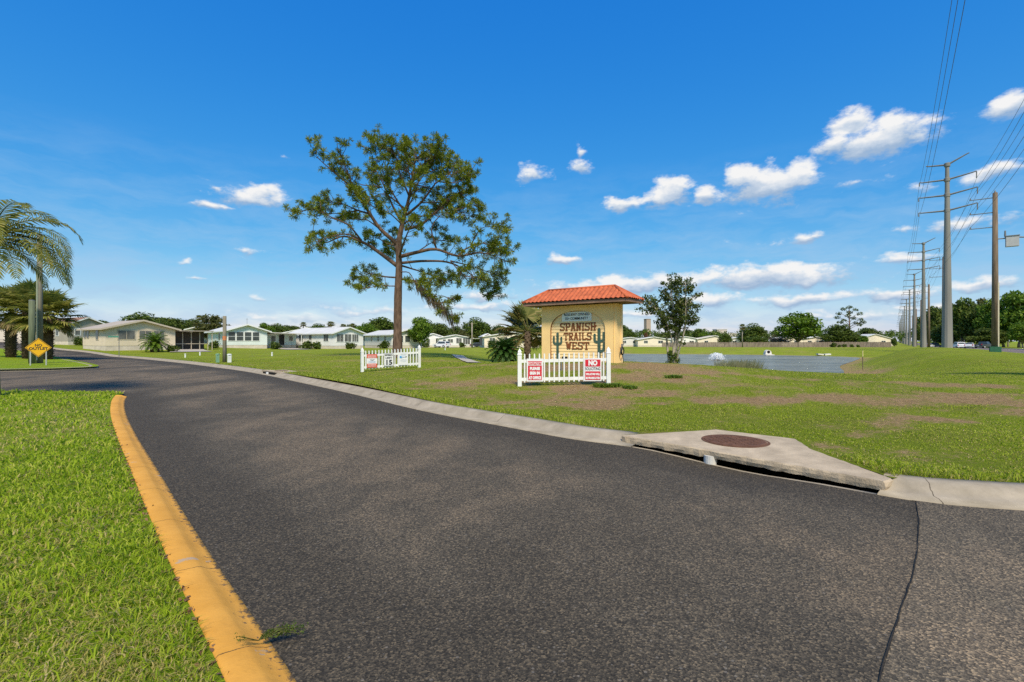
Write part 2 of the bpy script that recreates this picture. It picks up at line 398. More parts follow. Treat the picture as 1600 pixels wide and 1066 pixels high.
# apron past the seam and the seam itself
seam = [(3.90,4.66),(3.42,4.06),(2.75,3.30),(2.16,2.70),(1.67,2.195),(1.2,1.6),(.75,1.05)]
polyAp = np.vstack([edge_r[4:i0+1][::-1] if False else offset(edge_r, .012)[6:int(np.argmin(np.hypot(edge_r[:,0]-3.93, edge_r[:,1]-4.69)))+1], seam, [(2.6,-2.0),(12,-6),(24,14)]])
cdt('road_apron', polyAp, polar_pts(polyAp, 1.3, 20, 1.12, 0, 110, 6, .2), lambda x, y: .004+0*x, ASPH2, {'edge': lambda x, y: .5*near_edge(x, y)}, label='greyer worn asphalt apron right of the seam', cat_='road')
mb = MB(); pr = random.Random(4); sp = cat(seam, .06); tn = np.gradient(sp, axis=0)
for i in range(len(sp)-1):
    w0 = .0015+.003*pr.random(); a, b = sp[i], sp[i+1]; n_ = np.array([-tn[i][1], tn[i][0]]); n_ = n_/np.linalg.norm(n_)
    j = (pr.random()-.5)*.006
    mb.add([(a[0]-n_[0]*w0+j, a[1]-n_[1]*w0, .009), (a[0]+n_[0]*w0+j, a[1]+n_[1]*w0, .009), (b[0]+n_[0]*w0+j, b[1]+n_[1]*w0, .009), (b[0]-n_[0]*w0+j, b[1]-n_[1]*w0, .009)], [(0,1,2,3)])
tag(mb.build('road_seam', pm('seam_tar', (.03,.027,.024), .2, 5, .9, .1, 0)), 'dark cracked seam across the asphalt', 'road seam', kind='structure')
# main road
ys = [-20,0,20,40,60,90,120,150,180,210,260,350,500,800,1500]
mb = MB(); V = []; 
for y in ys: V += [(MAIN0+MS*y, y, float(P(99,y))+.035), (MAIN1+MS*y, y, float(P(99,y))+.035)]
mb.add(V, [(2*i, 2*i+1, 2*i+3, 2*i+2) for i in range(len(ys)-1)])
tag(mb.build('main_road', ASPHM), 'grey main road beyond the power poles at the right', 'road', kind='structure')
mb = MB()
for x0, x1, k in ((MAIN0-.55, MAIN0, .16), (MAIN1, MAIN1+.5, .16)):
    V = []
    for y in ys[3:]: V += [(x0+MS*y, y, float(P(99,y))+k-.5), (x0+MS*y, y, float(P(99,y))+k), (x1+MS*y, y, float(P(99,y))+k), (x1+MS*y, y, float(P(99,y))-.2)]
    n = len(ys[3:])
    mb.add(V, [(4*i+j, 4*i+j+1, 4*i+j+5, 4*i+j+4) for i in range(n-1) for j in range(3)])
tag(mb.build('main_road_kerb', CONCW), 'pale kerb lines of the main road', 'kerb', kind='structure')
mb = MB()
V = []
for y in ys: V += [(MAIN1+.45+MS*y, y, float(P(99,y))+.1), (MAIN1+120+MS*y, y-60, float(P(99,y))+.2)]
mb.add(V, [(2*i, 2*i+1, 2*i+3, 2*i+2) for i in range(len(ys)-1)])
tag(mb.build('verge', LAWN), 'grass verge under the trees across the main road', 'verge', kind='structure')
s = 6000; tag(MB().add([(-s,-s,-4),(s,-s,-4),(s,s,-4),(-s,s,-4)], [(0,1,2,3)]).build('ground', LAWN_LUSH), 'ground out to the horizon', 'ground', kind='structure')

# water
m = bpy.data.materials.new('pond_water'); t = nt(m); v = coords(t)
mp = N(t, 'ShaderNodeMapping'); mp.inputs['Scale'].default_value = (.8, 2.4, 1); mp.inputs['Rotation'].default_value = (0,0,R(12)); t.links.new(v, mp.inputs[0])
n1 = noise(t, mp.outputs[0], 1.1, 6, .65, .6); n2 = noise(t, mp.outputs[0], .12, 4)
n3 = noise(t, mp.outputs[0], .9, 7, .75, .8)
col = ramp(t, math_(t, 'ADD', math_(t, 'MULTIPLY', n2, .35), math_(t, 'MULTIPLY', n3, .65)), [(.34, (.055,.062,.042)), (.66, (.40,.37,.27))])  # light and dark of the ripples painted into the diffuse colour
bn = N(t, 'ShaderNodeBump', inp={'Strength': 1.0, 'Distance': .25}); t.links.new(n1, bn.inputs['Height'])
df = N(t, 'ShaderNodeBsdfDiffuse'); t.links.new(col, df.inputs[0]); gl = N(t, 'ShaderNodeBsdfGlossy', inp={'Roughness': .16, 'Color': (.74,.82,.76,1)}); t.links.new(bn.outputs[0], gl.inputs['Normal'])
mxs = N(t, 'ShaderNodeMixShader'); t.links.new(math_(t, 'MULTIPLY_ADD', n3, .9, -.10, True), mxs.inputs[0]); t.links.new(df.outputs[0], mxs.inputs[1]); t.links.new(gl.outputs[0], mxs.inputs[2])  # same ripple noise also paints where the sky reflection shows
t.links.new(mxs.outputs[0], N(t, 'ShaderNodeOutputMaterial').inputs[0])
mb = MB(); mb.add([(a, b, -1.0) for a, b in offset(np.vstack([POND, POND[:1]]), -.4)[:-1]], [tuple(range(len(POND)))])
tag(mb.build('water', m), 'rippled grey pond behind the entrance sign', 'pond', kind='structure')

# ------------------------------------------------------------------ kerbs
def sweep(name, pl, prof, side, mat, uv=True, zf=None, parent=None):
    """prof: (offset to the lawn side, z)"""
    n = len(prof); V = []; t_ = np.gradient(pl, axis=0); t_ /= np.linalg.norm(t_, axis=1)[:,None]; nr = np.stack([-t_[:,1], t_[:,0]], 1)*side
    z = RZ(pl[:,0], pl[:,1])+dip(pl[:,0], pl[:,1])
    L = np.concatenate([[0], np.cumsum(np.linalg.norm(np.diff(pl, axis=0), axis=1))])
    for i in range(len(pl)):
        for o_, h_ in prof: V.append((pl[i,0]+nr[i,0]*o_, pl[i,1]+nr[i,1]*o_, z[i]+h_))
    fs = [(i*n+j, i*n+j+1, (i+1)*n+j+1, (i+1)*n+j) for i in range(len(pl)-1) for j in range(n-1)] + [tuple(range(n)), tuple((len(pl)-1)*n+j for j in range(n-1,-1,-1))]
    V = np.array(V); at_ = {'run': np.repeat(L, n), 'across': np.tile([p[0] for p in prof], len(pl))}
    return mesh_np(name, V, [i for f in fs for i in f], [len(f) for f in fs], mat, parent, attrs=at_)
def kerb_mat(name, c, c2, joint, worn, span, peel):
    m = bpy.data.materials.new(name); t = nt(m); v = coords(t)
    run = N(t, 'ShaderNodeAttribute', attribute_name='run').outputs['Fac']; acr = N(t, 'ShaderNodeAttribute', attribute_name='across').outputs['Fac']
    n1 = noise(t, v, 3, 7, .6); n2 = noise(t, v, 26, 6, .7); n3 = noise(t, v, 9, 5, .6)
    col = ramp(t, n1, [(.32, c), (.68, c2)])
    col = mixc(t, math_(t, 'MULTIPLY', math_(t, 'SUBTRACT', n2, .56, clamp=True), 1.6, clamp=True), col, [x*.55 for x in c])
    wob = math_(t, 'ADD', run, math_(t, 'MULTIPLY', math_(t, 'SUBTRACT', n3, .5), .05))
    fr = math_(t, 'FRACT', math_(t, 'DIVIDE', wob, span))
    j = math_(t, 'LESS_THAN', fr, joint/span)
    col = mixc(t, math_(t, 'MULTIPLY', j, .8), col, (.05,.035,.02))
    if peel:
        e = math_(t, 'SUBTRACT', .012, acr); e = math_(t, 'ADD', math_(t, 'MULTIPLY', e, 7.), math_(t, 'MULTIPLY', math_(t, 'SUBTRACT', n2, .5), 3.4))
        e = math_(t, 'MULTIPLY', math_(t, 'SUBTRACT', e, .2), 6., clamp=True)
        col = mixc(t, math_(t, 'MULTIPLY', e, .85), col, worn)
        chips = math_(t, 'MULTIPLY', math_(t, 'SUBTRACT', noise(t, v, 4.3, 5, .6), .65, clamp=True), 40., clamp=True)
        col = mixc(t, math_(t, 'MULTIPLY', chips, .7), col, (.36,.31,.25))
        col = mixc(t, math_(t, 'MULTIPLY', math_(t, 'SUBTRACT', noise(t, v, 1.3, 6, .7), .5, clamp=True), 1.5, clamp=True), col, (.36,.17,.04))
    finish(t, col, .85, .25, math_(t, 'ADD', n2, math_(t, 'MULTIPLY', j, -1.0)), .45, .008)
    return m
YEL = kerb_mat('yellow_kerb_paint', (.57,.27,.04), (.70,.345,.06), .008, (.075,.062,.048), 1.15, True)
CRB = kerb_mat('kerb_concrete', (.26,.215,.15), (.40,.335,.245), .012, (0,0,0), 3.0, False)
o = sweep('yellow_kerb', edge_l, [(-.035,-.2),(-.03,.003),(0,.008),(.05,.028),(.075,.045),(.10,.054),(.21,.060),(.225,.05),(.23,-.2)], 1, YEL)
tag(o, 'weathered yellow painted kerb along the left edge of the road', 'kerb', kind='structure')
prof = [(-.01,-.3),(-.005,.012),(.27,.006),(.335,.045),(.41,.095),(.48,.108),(.585,.112),(.59,-.3)]
tag(sweep('kerb', edge_r[i1:], prof, -1, CRB), 'pale concrete kerb and gutter along the right side of the road', 'kerb', kind='structure')
tag(sweep('kerb', edge_r[2:i0+1], prof, -1, CRB), 'pale concrete kerb and gutter right of the big storm drain slab', 'kerb', kind='structure')
tag(sweep('gutter', edge_r[i0:i1+1], [(-.01,-.5),(-.005,.004),(.07,-.006),(.09,-.03),(.095,-.5)], -1, CRB), 'narrow gutter strip in front of the big storm drain slab', 'gutter', kind='structure')
tag(sweep('kerb', isl_s[:-3], [(-.02,-.2),(0,.004),(.2,.02),(.26,.1),(.4,.12),(.41,-.2)], -1 if False else 1, CRB), 'pale kerb around the palm island', 'kerb', kind='structure')

# storm drain
RUST = pm('rusty_iron', (.13,.062,.035), .35, 9, .85, .2, .5, 40, dirt=(.07,.035,.022))
DARKP = pm('pit_shade', (.02,.018,.016), .3, 3, .95, .1, .2)  # near-black colour stands in for shade inside the drain holes
def storm_drain(label, M, detail=True):
    t_ = thing('storm_drain', label, 'storm drain', M.to_translation(), M.to_euler().z, 'storm drains at the kerb')
    inv = M.inverted()
    pr = random.Random(2)
    pts = cat(SLAB+[SLAB[0]], .12)[:-1] if False else []
    for i in range(len(SLAB)):
        a, b = SLAB[i], SLAB[(i+1) % len(SLAB)]; n = max(1, int(math.dist(a, b)/.09))
        for k in range(n):
            j = .008 if i < 2 else .012
            pts.append((a[0]+(b[0]-a[0])*k/n+(pr.random()-.5)*j, a[1]+(b[1]-a[1])*k/n+(pr.random()-.5)*j))
    def tz(x, y): 
        d = max(0, (x-1.69)*.735+(y-7.46)*.678); return .096+.012*d
    mb = MB(); n = len(pts); V = []; off = [(0,-.085),(-.004,-.012),(.012,0)]
    c = np.mean(pts, axis=0)
    for ins_, dz in off:
        for x, y in pts:
            d = Vector((c[0]-x, c[1]-y)).normalized(); jj = (pr.random()-.5)*.006 if dz < -.005 else 0
            V.append((x+d.x*(ins_+jj), y+d.y*(ins_+jj), tz(x, y)+dz))
    fs = [(r_*n+i, r_*n+(i+1) % n, (r_+1)*n+(i+1) % n, (r_+1)*n+i) for r_ in range(2) for i in range(n)]
    fs += [tuple(2*n+i for i in range(n)), tuple(range(n-1,-1,-1))]
    mb.add(V, fs); o = mb.build('slab', CONC, t_); return t_, o, tz
def place_local(root, objs_world_origin):
    pass
def make_drain(label):
    org = (2.7,6.4,0)
    t_ = thing('storm_drain', label, 'storm drain', org, 0, 'storm drains at the kerb')
    return t_
def shift(mb, org): mb.v = [(a-org[0], b-org[1], c-org[2]) for a, b, c in mb.v]; return mb
def drain():
    org = (2.7,6.4,0); t_ = thing('storm_drain', 'big angular concrete storm drain slab with round rusty cover in the foreground', 'storm drain', org, 0, 'storm drains at the kerb')
    pr = random.Random(2); pts = []
    for i in range(len(SLAB)):
        a, b = SLAB[i], SLAB[(i+1) % len(SLAB)]; n = max(1, int(math.dist(a, b)/.07)); j = .014
        for k in range(n): pts.append((a[0]+(b[0]-a[0])*k/n+(pr.random()-.5)*j, a[1]+(b[1]-a[1])*k/n+(pr.random()-.5)*j))
    def tz(x, y): return .096+.012*max(0, (x-1.69)*.735+(y-7.46)*.678)
    n = len(pts); c = np.mean(pts, axis=0); V = []
    for ins_, dz in ((.012,-.105),(-.004,-.06),(0,-.016),(.016,0)):
        for x, y in pts:
            d = Vector((c[0]-x, c[1]-y)).normalized(); jj = (pr.random()-.5)*.018 if dz else 0
            V.append((x+d.x*(ins_+jj), y+d.y*(ins_+jj), tz(x, y)+dz+(pr.random()-.5)*.014*(dz < -.08)))
    fs = [(r_*n+i, r_*n+(i+1) % n, (r_+1)*n+(i+1) % n, (r_+1)*n+i) for r_ in range(3) for i in range(n)] + [tuple(3*n+i for i in range(n)), tuple(range(n-1,-1,-1))]
    shift(MB().add(V, fs), org).build('slab', CONC, t_)
    cx, cy = 3.23, 7.0; cz = tz(cx, cy)
    shift(MB().lathe([(.455,-.03),(.455,.004),(.425,.006),(.42,.002)], (cx,cy,cz), 48), org).build('cover_frame', RUST, t_)
    mbc = MB().lathe([(.412,-.02),(.412,.007),(.40,.010)], (cx,cy,cz), 48)
    for a in range(-4,5):
        for b in range(-4,5):
            if a*a+b*b < 17: mbc.box((cx+a*.085, cy+b*.085, cz+.011), (.045,.045,.006), rz=.785*((a+b) % 2))
    shift(mbc, org).build('manhole_cover', RUST, t_)
    shift(MB().tube([(2.66,6.48,-.5),(2.66,6.48,.02)], .082, 16), org).build('support_post', pm('grey_white_pipe', (.55,.53,.48), .08, 3, .6), t_)
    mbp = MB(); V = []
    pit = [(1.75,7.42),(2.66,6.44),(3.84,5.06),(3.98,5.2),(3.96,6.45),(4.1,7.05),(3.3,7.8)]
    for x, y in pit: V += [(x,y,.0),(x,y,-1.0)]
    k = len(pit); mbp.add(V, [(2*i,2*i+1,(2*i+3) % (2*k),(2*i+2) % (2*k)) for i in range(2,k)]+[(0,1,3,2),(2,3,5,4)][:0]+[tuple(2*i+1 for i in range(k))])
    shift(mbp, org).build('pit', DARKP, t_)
    return t_
big = drain()
# second inlet farther along the same kerb
def small_drain():
    t_ = thing('storm_drain', 'small distant storm drain inlet with dark slot in the kerb near the speed limit fence', 'storm drain', (-11.40,22.45,-.03), R(133), 'storm drains at the kerb')
    MB().prism([(-1.5,-.22),(1.5,-.22),(.8,-1.1),(-.8,-1.1)], lambda a,b,d: (a,b,d), .10, .165).build('slab', CONC, t_)
    MB().box((0,-.16,.07), (1.7,.16,.10)).build('slot', DARKP, t_)  # solid block coloured dark as the shade in the slot
    MB().box((.1,-.06,.07), (.18,.06,.11)).build('support_post', WHITE, t_)
    MB().lathe([(.3,.16),(.3,.172),(.27,.174)], (0,-.65,0), 24).build('manhole_cover', RUST, t_)
small_drain()

# ------------------------------------------------------------------ lettering
def text_part(txt, size, mat, parent, loc, rot=(R(90),0,0), name='lettering', width=None, bold=0.0, depth=.004):
    cu = bpy.data.curves.new('text', 'FONT'); cu.body = txt; cu.size = size; cu.align_x = 'CENTER'; cu.align_y = 'CENTER'; cu.extrude = depth; cu.offset = bold; cu.resolution_u = 3
    ob = bpy.data.objects.new('text', cu); COL.objects.link(ob)
    dg = bpy.context.evaluated_depsgraph_get(); me = bpy.data.meshes.new_from_object(ob.evaluated_get(dg))
    bpy.data.objects.remove(ob); bpy.data.curves.remove(cu)
    if width:
        xs = [v.co.x for v in me.vertices]; k = width/(max(xs)-min(xs)); 
        for v in me.vertices: v.co.x *= k
    me.name = name; me.materials.clear(); me.materials.append(mat)
    o = bpy.data.objects.new(name, me); link(o, parent); o.location = loc; o.rotation_euler = rot
    return o

# slab-serif western letters as strokes on a 4 x 6 grid
LET = {'S': [[(3.7,4.6),(3.7,5.5),(.9,5.5),(.4,4.6),(.9,3.4),(3.1,2.8),(3.6,1.6),(3.0,.5),(.3,.5),(.3,1.4)]],
 'P': [[(.9,.4),(.9,5.6)],[(.2,5.6),(2.8,5.6),(3.6,4.9),(3.5,3.5),(2.8,2.9),(.9,2.9)],[(.2,.3),(1.7,.3)]],
 'A': [[(.7,.4),(1.7,5.6),(2.3,5.6),(3.3,.4)],[(1.1,2.1),(2.9,2.1)],[(.1,.3),(1.4,.3)],[(2.6,.3),(3.9,.3)]],
 'N': [[(.8,.4),(.8,5.5),(3.2,.5),(3.2,5.6)],[(.1,5.6),(1.0,5.6)],[(.1,.3),(1.5,.3)],[(2.5,5.7),(3.9,5.7)]],
 'I': [[(2,.4),(2,5.6)],[(1.2,.3),(2.8,.3)],[(1.2,5.7),(2.8,5.7)]],
 'H': [[(.8,.4),(.8,5.6)],[(3.2,.4),(3.2,5.6)],[(.8,3),(4.1,3),(4.4,3.6)],[(.1,.3),(1.5,.3)],[(.1,5.7),(1.5,5.7)],[(2.5,.3),(3.9,.3)],[(2.5,5.7),(3.9,5.7)]],
 'T': [[(2,.4),(2,5.5)],[(.1,4.3),(.5,5.5),(3.5,5.5),(3.9,4.3)],[(1.2,.3),(2.8,.3)]],
 'R': [[(.9,.4),(.9,5.6)],[(.2,5.6),(2.8,5.6),(3.5,4.9),(3.4,3.7),(2.8,3.1),(.9,3.1)],[(2.0,3.1),(3.1,.5),(3.9,.2)],[(.2,.3),(1.7,.3)]],
 'L': [[(1.0,5.6),(1.0,.5),(3.4,.5),(3.8,1.6)],[(.3,5.7),(1.8,5.7)]],
 'W': [[(.5,5.6),(1.2,.5),(2,4.6),(2.8,.5),(3.5,5.6)],[(-.2,5.7),(1.1,5.7)],[(2.9,5.7),(4.2,5.7)]],
 'E': [[(3.6,4.6),(3.4,5.5),(.9,5.5),(.9,.5),(3.5,.5),(3.8,1.5)],[(.9,3.1),(2.9,3.1)],[(.2,5.6),(.9,5.6)],[(.2,.4),(.9,.4)]]}
def western(word, w, h, mat, parent, cx, z0, y):
    mb = MB(); n = len(word); wid = [2.6 if ch == 'I' else 4.6 for ch in word]; tot = sum(wid); x = 0; dd = 0
    for ch, wd in zip(word, wid):
        for st in LET[ch]:
            for a, b in zip(st[:-1], st[1:]):
                d = Vector((b[0]-a[0], b[1]-a[1])); L_ = d.length
                if L_ < 1e-6: continue
                d /= L_; horiz = abs(d.x) > .8
                th = .34 if horiz else .50
                p = Vector((-d.y, d.x))*th; e = d*.22; A = Vector(a)-e; B = Vector(b)+e
                sx = w/tot; ox = x+(wd-4)/2; dd += 1
                q = [A+p, A-p, B-p, B+p]; yy = y-.012-.0004*(dd % 9)
                mb.add([(cx-w/2+(v.x+ox)*sx, yy, z0+v.y*h/6) for v in q]+[(cx-w/2+(v.x+ox)*sx, y, z0+v.y*h/6) for v in q],
                       [(0,1,2,3),(0,4,5,1),(1,5,6,2),(2,6,7,3),(3,7,4,0)])
        x += wd
    o = mb.build('lettering', mat, parent); return o

# ------------------------------------------------------------------ entrance sign
STUCCO = pm('yellow_stucco', (.95,.635,.27), .07, 1.2, .9, .15, .35, 90, dirt=(.74,.52,.25))
STUCCO2 = pm('pale_yellow_boards', (.97,.68,.33), .06, 1.5, .85, .2, .2, 40, dirt=(.8,.56,.28))
BROWN = pm('brown_sign_paint', (.21,.068,.022), .2, 4, .7, .3, .1)
CACT = pm('cactus_green_paint', (.06,.11,.085), .25, 5, .75, .2, .3, 30)
FASC = pm('weathered_fascia', (.24,.145,.10), .25, 2, .9, .2, .4, 20, dirt=(.33,.25,.19))
SOFF = pm('soffit', (.22,.16,.11), .2, 3, .9, .1, .2)
TILE = pm('terracotta_tile', (.47,.115,.042), .28, 5, .7, .3, .2, 30, dirt=(.42,.085,.03))
PLAQ = pm('grey_green_plaque', (.84,.84,.74), .08, 3, .6, .3, .05)
INK = pm('black_lettering', (.03,.035,.035), .2, 5, .6, .3, 0)
def roof_face(mb, A, B, C_, D, per=.205, rows=5, amp=.035):
    """tile face: eave A->B, ridge D->C_ ; corrugated up the slope, clipped at the hips"""
    A, B, C_, D = map(Vector, (A, B, C_, D)); e = (B-A); Lg = e.length; e.normalize()
    up = ((D+C_)/2-(A+B)/2); up = (up-e*up.dot(e)); Ls = up.length; up.normalize(); nrm = e.cross(up)
    if nrm.z < 0: nrm = -nrm
    s0, s1 = (D-A).dot(e), (C_-A).dot(e); nc = int(Lg/per*8); rws = rows*3
    idx = {}; V = []; fs = []
    for r_ in range(rws+1):
        t_ = r_/rws; lo = s0*t_; hi = Lg+(s1-Lg)*t_; step = ((r_ % 3)/3.)*-.02
        for c_ in range(nc+1):
            s_ = min(max(Lg*c_/nc, lo), hi); ph = s_/per*2*math.pi
            hgt = amp*(.5+.5*math.cos(ph))**.8+step+.02
            p = A+e*s_+up*(Ls*t_)+nrm*hgt; V.append(p)
    w_ = nc+1
    for r_ in range(rws):
        for c_ in range(nc):
            a = r_*w_+c_
            if (V[a]-V[a+1]).length < 1e-6 and (V[a+w_]-V[a+w_+1]).length < 1e-6: continue
            fs.append((a, a+1, a+w_+1, a+w_))
    mb.add(V, fs)
def entrance_sign():
    ang = R(-37); R0 = Vector((4.4,18.5,0)); ux = Vector((math.cos(ang), math.sin(ang),0)); uy = Vector((-math.sin(ang), math.cos(ang),0))
    Lr, Dr = 4.9, 1.55
    ctr = R0-ux*(Lr/2)+uy*(Dr/2)
    zb = .60
    t_ = thing('entrance_sign', 'yellow stucco entrance sign with a terracotta tile roof and painted cacti', 'entrance sign', (ctr.x, ctr.y, 0), ang)
    W_, D_ = 3.57, .55; y0, y1 = -D_/2, D_/2; zt = 3.06; za = 0.3
    aw, ztop, zsp = 2.62, 2.83, 2.02; ac = -.02
    arch = [(ac-aw/2, za)]+[(ac-aw/2*math.cos(math.pi*k/24), zsp+(ztop-zsp)*math.sin(math.pi*k/24)**.85) for k in range(25)]+[(ac+aw/2, za)]
    outer = [(-W_/2,za),(-W_/2,zt),(W_/2,zt),(W_/2,za)]
    # front wall with an arched opening, sides, back, top
    poly = [(-W_/2,za),(-W_/2,zt),(W_/2,zt),(W_/2,za)]+arch[::-1]
    vs = [Vector(p) for p in poly]; r_ = geometry.delaunay_2d_cdt(vs, [], [list(range(len(vs)))], 1, 1e-6)
    mb = MB(); mb.add([(v[0], y0, v[1]) for v in r_[0]], r_[2])
    mb.add([(-W_/2,y0,za),(-W_/2,y0,zt),(-W_/2,y1,zt),(-W_/2,y1,za),(W_/2,y0,za),(W_/2,y0,zt),(W_/2,y1,zt),(W_/2,y1,za)], [(0,1,2,3),(4,7,6,5),(3,2,6,7)])
    mb.box((W_/2-.10,y0-.012,(za+zt)/2), (.006,.02,zt-za-.01))
    mb.build('wall', STUCCO, t_)
    dpt = .09
    MB().box((W_/2+.012, y1-.07, (za+zt)/2), (.03,.16,zt-za-.02)).build('corner_trim', STUCCO2, t_)
    mb = MB(); k = len(arch)
    mb.add([(a,y0,b) for a,b in arch]+[(a,y0+dpt,b) for a,b in arch], [(i,i+1,k+i+1,k+i) for i in range(k-1)])
    mb.build('arch_reveal', BROWN, t_)
    mb = MB(); zz = za
    while zz < ztop:
        z2 = min(zz+.135, ztop)
        def hw(z): 
            if z <= zsp: return aw/2
            s_ = min(1, ((z-zsp)/(ztop-zsp))**(1/.85)); return aw/2*math.sqrt(max(0, 1-s_*s_))
        sub = 5
        for q in range(sub):
            a0, a1 = zz+(z2-zz)*q/sub, zz+(z2-zz)*(q+1)/sub; yq0 = y0+dpt-.016*(1-q/sub); yq1 = y0+dpt-.016*(1-(q+1)/sub)
            mb.add([(ac-hw(a0),yq0,a0),(ac+hw(a0),yq0,a0),(ac+hw(a1),yq1,a1),(ac-hw(a1),yq1,a1)], [(0,1,2,3)])
        mb.add([(ac-hw(z2),y0+dpt,z2-.001),(ac+hw(z2),y0+dpt,z2-.001),(ac+hw(z2),y0+dpt-.016,z2),(ac-hw(z2),y0+dpt-.016,z2)], [(0,1,2,3)])
        zz = z2
    mb.build('arch_panel', STUCCO2, t_)
    yl = y0+dpt-.018
    western('SPANISH', 1.74, .34, BROWN, t_, -.02, 1.985, yl); western('TRAILS', 1.36, .33, BROWN, t_, -.02, 1.585, yl); western('WEST', 1.14, .33, BROWN, t_, -.02, 1.19, yl)
    pq = MB().box((-.06,yl-.012,2.585), (1.42,.022,.40)).build('plaque', PLAQ, t_)
    text_part('RESIDENT OWNED', .15, INK, pq, (-.06,yl-.026,2.67), width=1.22, bold=.002)
    text_part('55+ COMMUNITY', .15, INK, pq, (-.06,yl-.026,2.50), width=1.10, bold=.002)
    def limb(mb, pts, r_):
        P_ = cat(pts, .03); V = []; n = len(P_); 
        tn = np.gradient(P_, axis=0); tn /= np.linalg.norm(tn, axis=1)[:,None]
        for side_ in (1,-1):
            for i in range(n): V.append((P_[i,0]-tn[i,1]*r_*side_, P_[i,1]+tn[i,0]*r_*side_))
        return V, n
    for cx, zt_, zb_, sc, arms in ((-1.0,1.93,.6,.062,[[(0,1.42),(-.17,1.45),(-.19,1.60),(-.19,1.72)],[(0,1.42),(.17,1.45),(.19,1.58),(.19,1.69)]]),
                                   (.99,2.09,.6,.070,[[(0,1.5),(-.18,1.54),(-.20,1.68),(-.20,1.80)],[(0,1.55),(.19,1.58),(.21,1.74),(.21,1.87)],[(0,1.12),(.17,1.16),(.215,1.28),(.225,1.46)]])):
        mb = MB(); q = 0
        for pts in [[(0,zb_),(0,1.2),(0,zt_-sc)]]+arms:
            V, n = limb(mb, pts, sc if q == 0 else sc*.78); rr = sc if q == 0 else sc*.78; yy = yl-.008-.002*q; q += 1
            mb.add([(cx+a, yy, b) for a, b in V], [(i,i+1,n+i+1,n+i) for i in range(n-1)])
            ex, ez = pts[-1]; mb.add([(cx+ex+rr*math.cos(math.pi*k/10), yy, ez+rr*math.sin(math.pi*k/10)) for k in range(11)], [tuple(range(11))])
        mb.build('cactus', CACT, t_)
    # roof
    ze = 3.08; zf = 3.21; zr = 3.78; hx, hy = Lr/2, Dr/2; rx = hx-.86
    mb = MB(); fd = .05
    mb.box((0,-hy+fd/2,(ze+zf)/2), (Lr,fd,zf-ze)); mb.box((0,hy-fd/2,(ze+zf)/2), (Lr,fd,zf-ze))
    mb.box((-hx+fd/2,0,(ze+zf)/2), (fd,Dr-2*fd,zf-ze)); mb.box((hx-fd/2,0,(ze+zf)/2), (fd,Dr-2*fd,zf-ze))
    mb.build('fascia', FASC, t_)
    MB().box((0,0,ze+.03), (Lr-2*fd-.004,Dr-2*fd-.004,.03)).build('soffit', SOFF, t_)
    o_ = .04; a_, b_, c_, d_ = (-hx-o_,-hy-o_,zf),(hx+o_,-hy-o_,zf),(hx+o_,hy+o_,zf),(-hx-o_,hy+o_,zf); p_, q_ = (-rx,0,zr),(rx,0,zr)
    mb = MB(); roof_face(mb, a_, b_, q_, p_); roof_face(mb, c_, d_, p_, q_); roof_face(mb, b_, c_, q_, q_); roof_face(mb, d_, a_, p_, p_)
    mb.add([(-hx,-hy,zf-.005),(hx,-hy,zf-.005),(hx,hy,zf-.005),(-hx,hy,zf-.005)], [(0,1,2,3)])
    rf = mb.build('roof', TILE, t_)
    mb = MB()
    for u, v in ((p_,q_),(a_,p_),(d_,p_),(b_,q_),(c_,q_)):
        mb.tube([Vector(u)+Vector((0,0,.02)), Vector(v)+Vector((0,0,.02))], .055, 10)
    mb.build('ridge_cap', TILE, rf, True)
    return t_, ctr, ux, uy
sign, sctr, sux, suy = entrance_sign()
# hose on the side wall and spot lamps in front
p = sctr+sux*1.87+suy*.02
t_ = thing('garden_hose', 'dark hose coiled on the right end wall of the entrance sign', 'hose', (p.x,p.y,1.15), R(-37))
mb = MB()
for k in range(4):
    rr = .17-.012*k; mb.tube([(.03+.012*k, rr*.8*math.cos(a*math.pi/8), rr*math.sin(a*math.pi/8)) for a in range(17)], .013, 6)
mb.tube([(.06,-.02,-.16),(.07,.03,-.4),(.06,.05,-.6)], .013, 6)
mb.build('coil', BLACK, t_, True); MB().box((.02,0,.16),(.06,.05,.24)).build('bracket', STEELD, t_); MB().tube([(.05,0,.2),(.09,.02,.32),(.12,.04,.36)], .025, 8).build('tap', STEEL, t_)
x_, y_ = gp(877,17.0), 17.0; z_ = H1(x_, y_)
t_ = thing('flood_light', 'thin stake with two small black lamps in front of the entrance sign', 'lamp', (x_,y_,z_))
MB().tube([(0,0,-.1),(0,0,.42)], .022, 8).build('stake', STEELD, t_)
for s_ in (.07,.17): MB().lathe([(.02,-.05),(.045,-.03),(.05,.04)], (s_,.0,.45), 12).build('lamp_head', BLACK, t_)
MB().tube([(0,0,.41),(.17,0,.41)], .012, 6).build('crossbar', STEELD, t_)

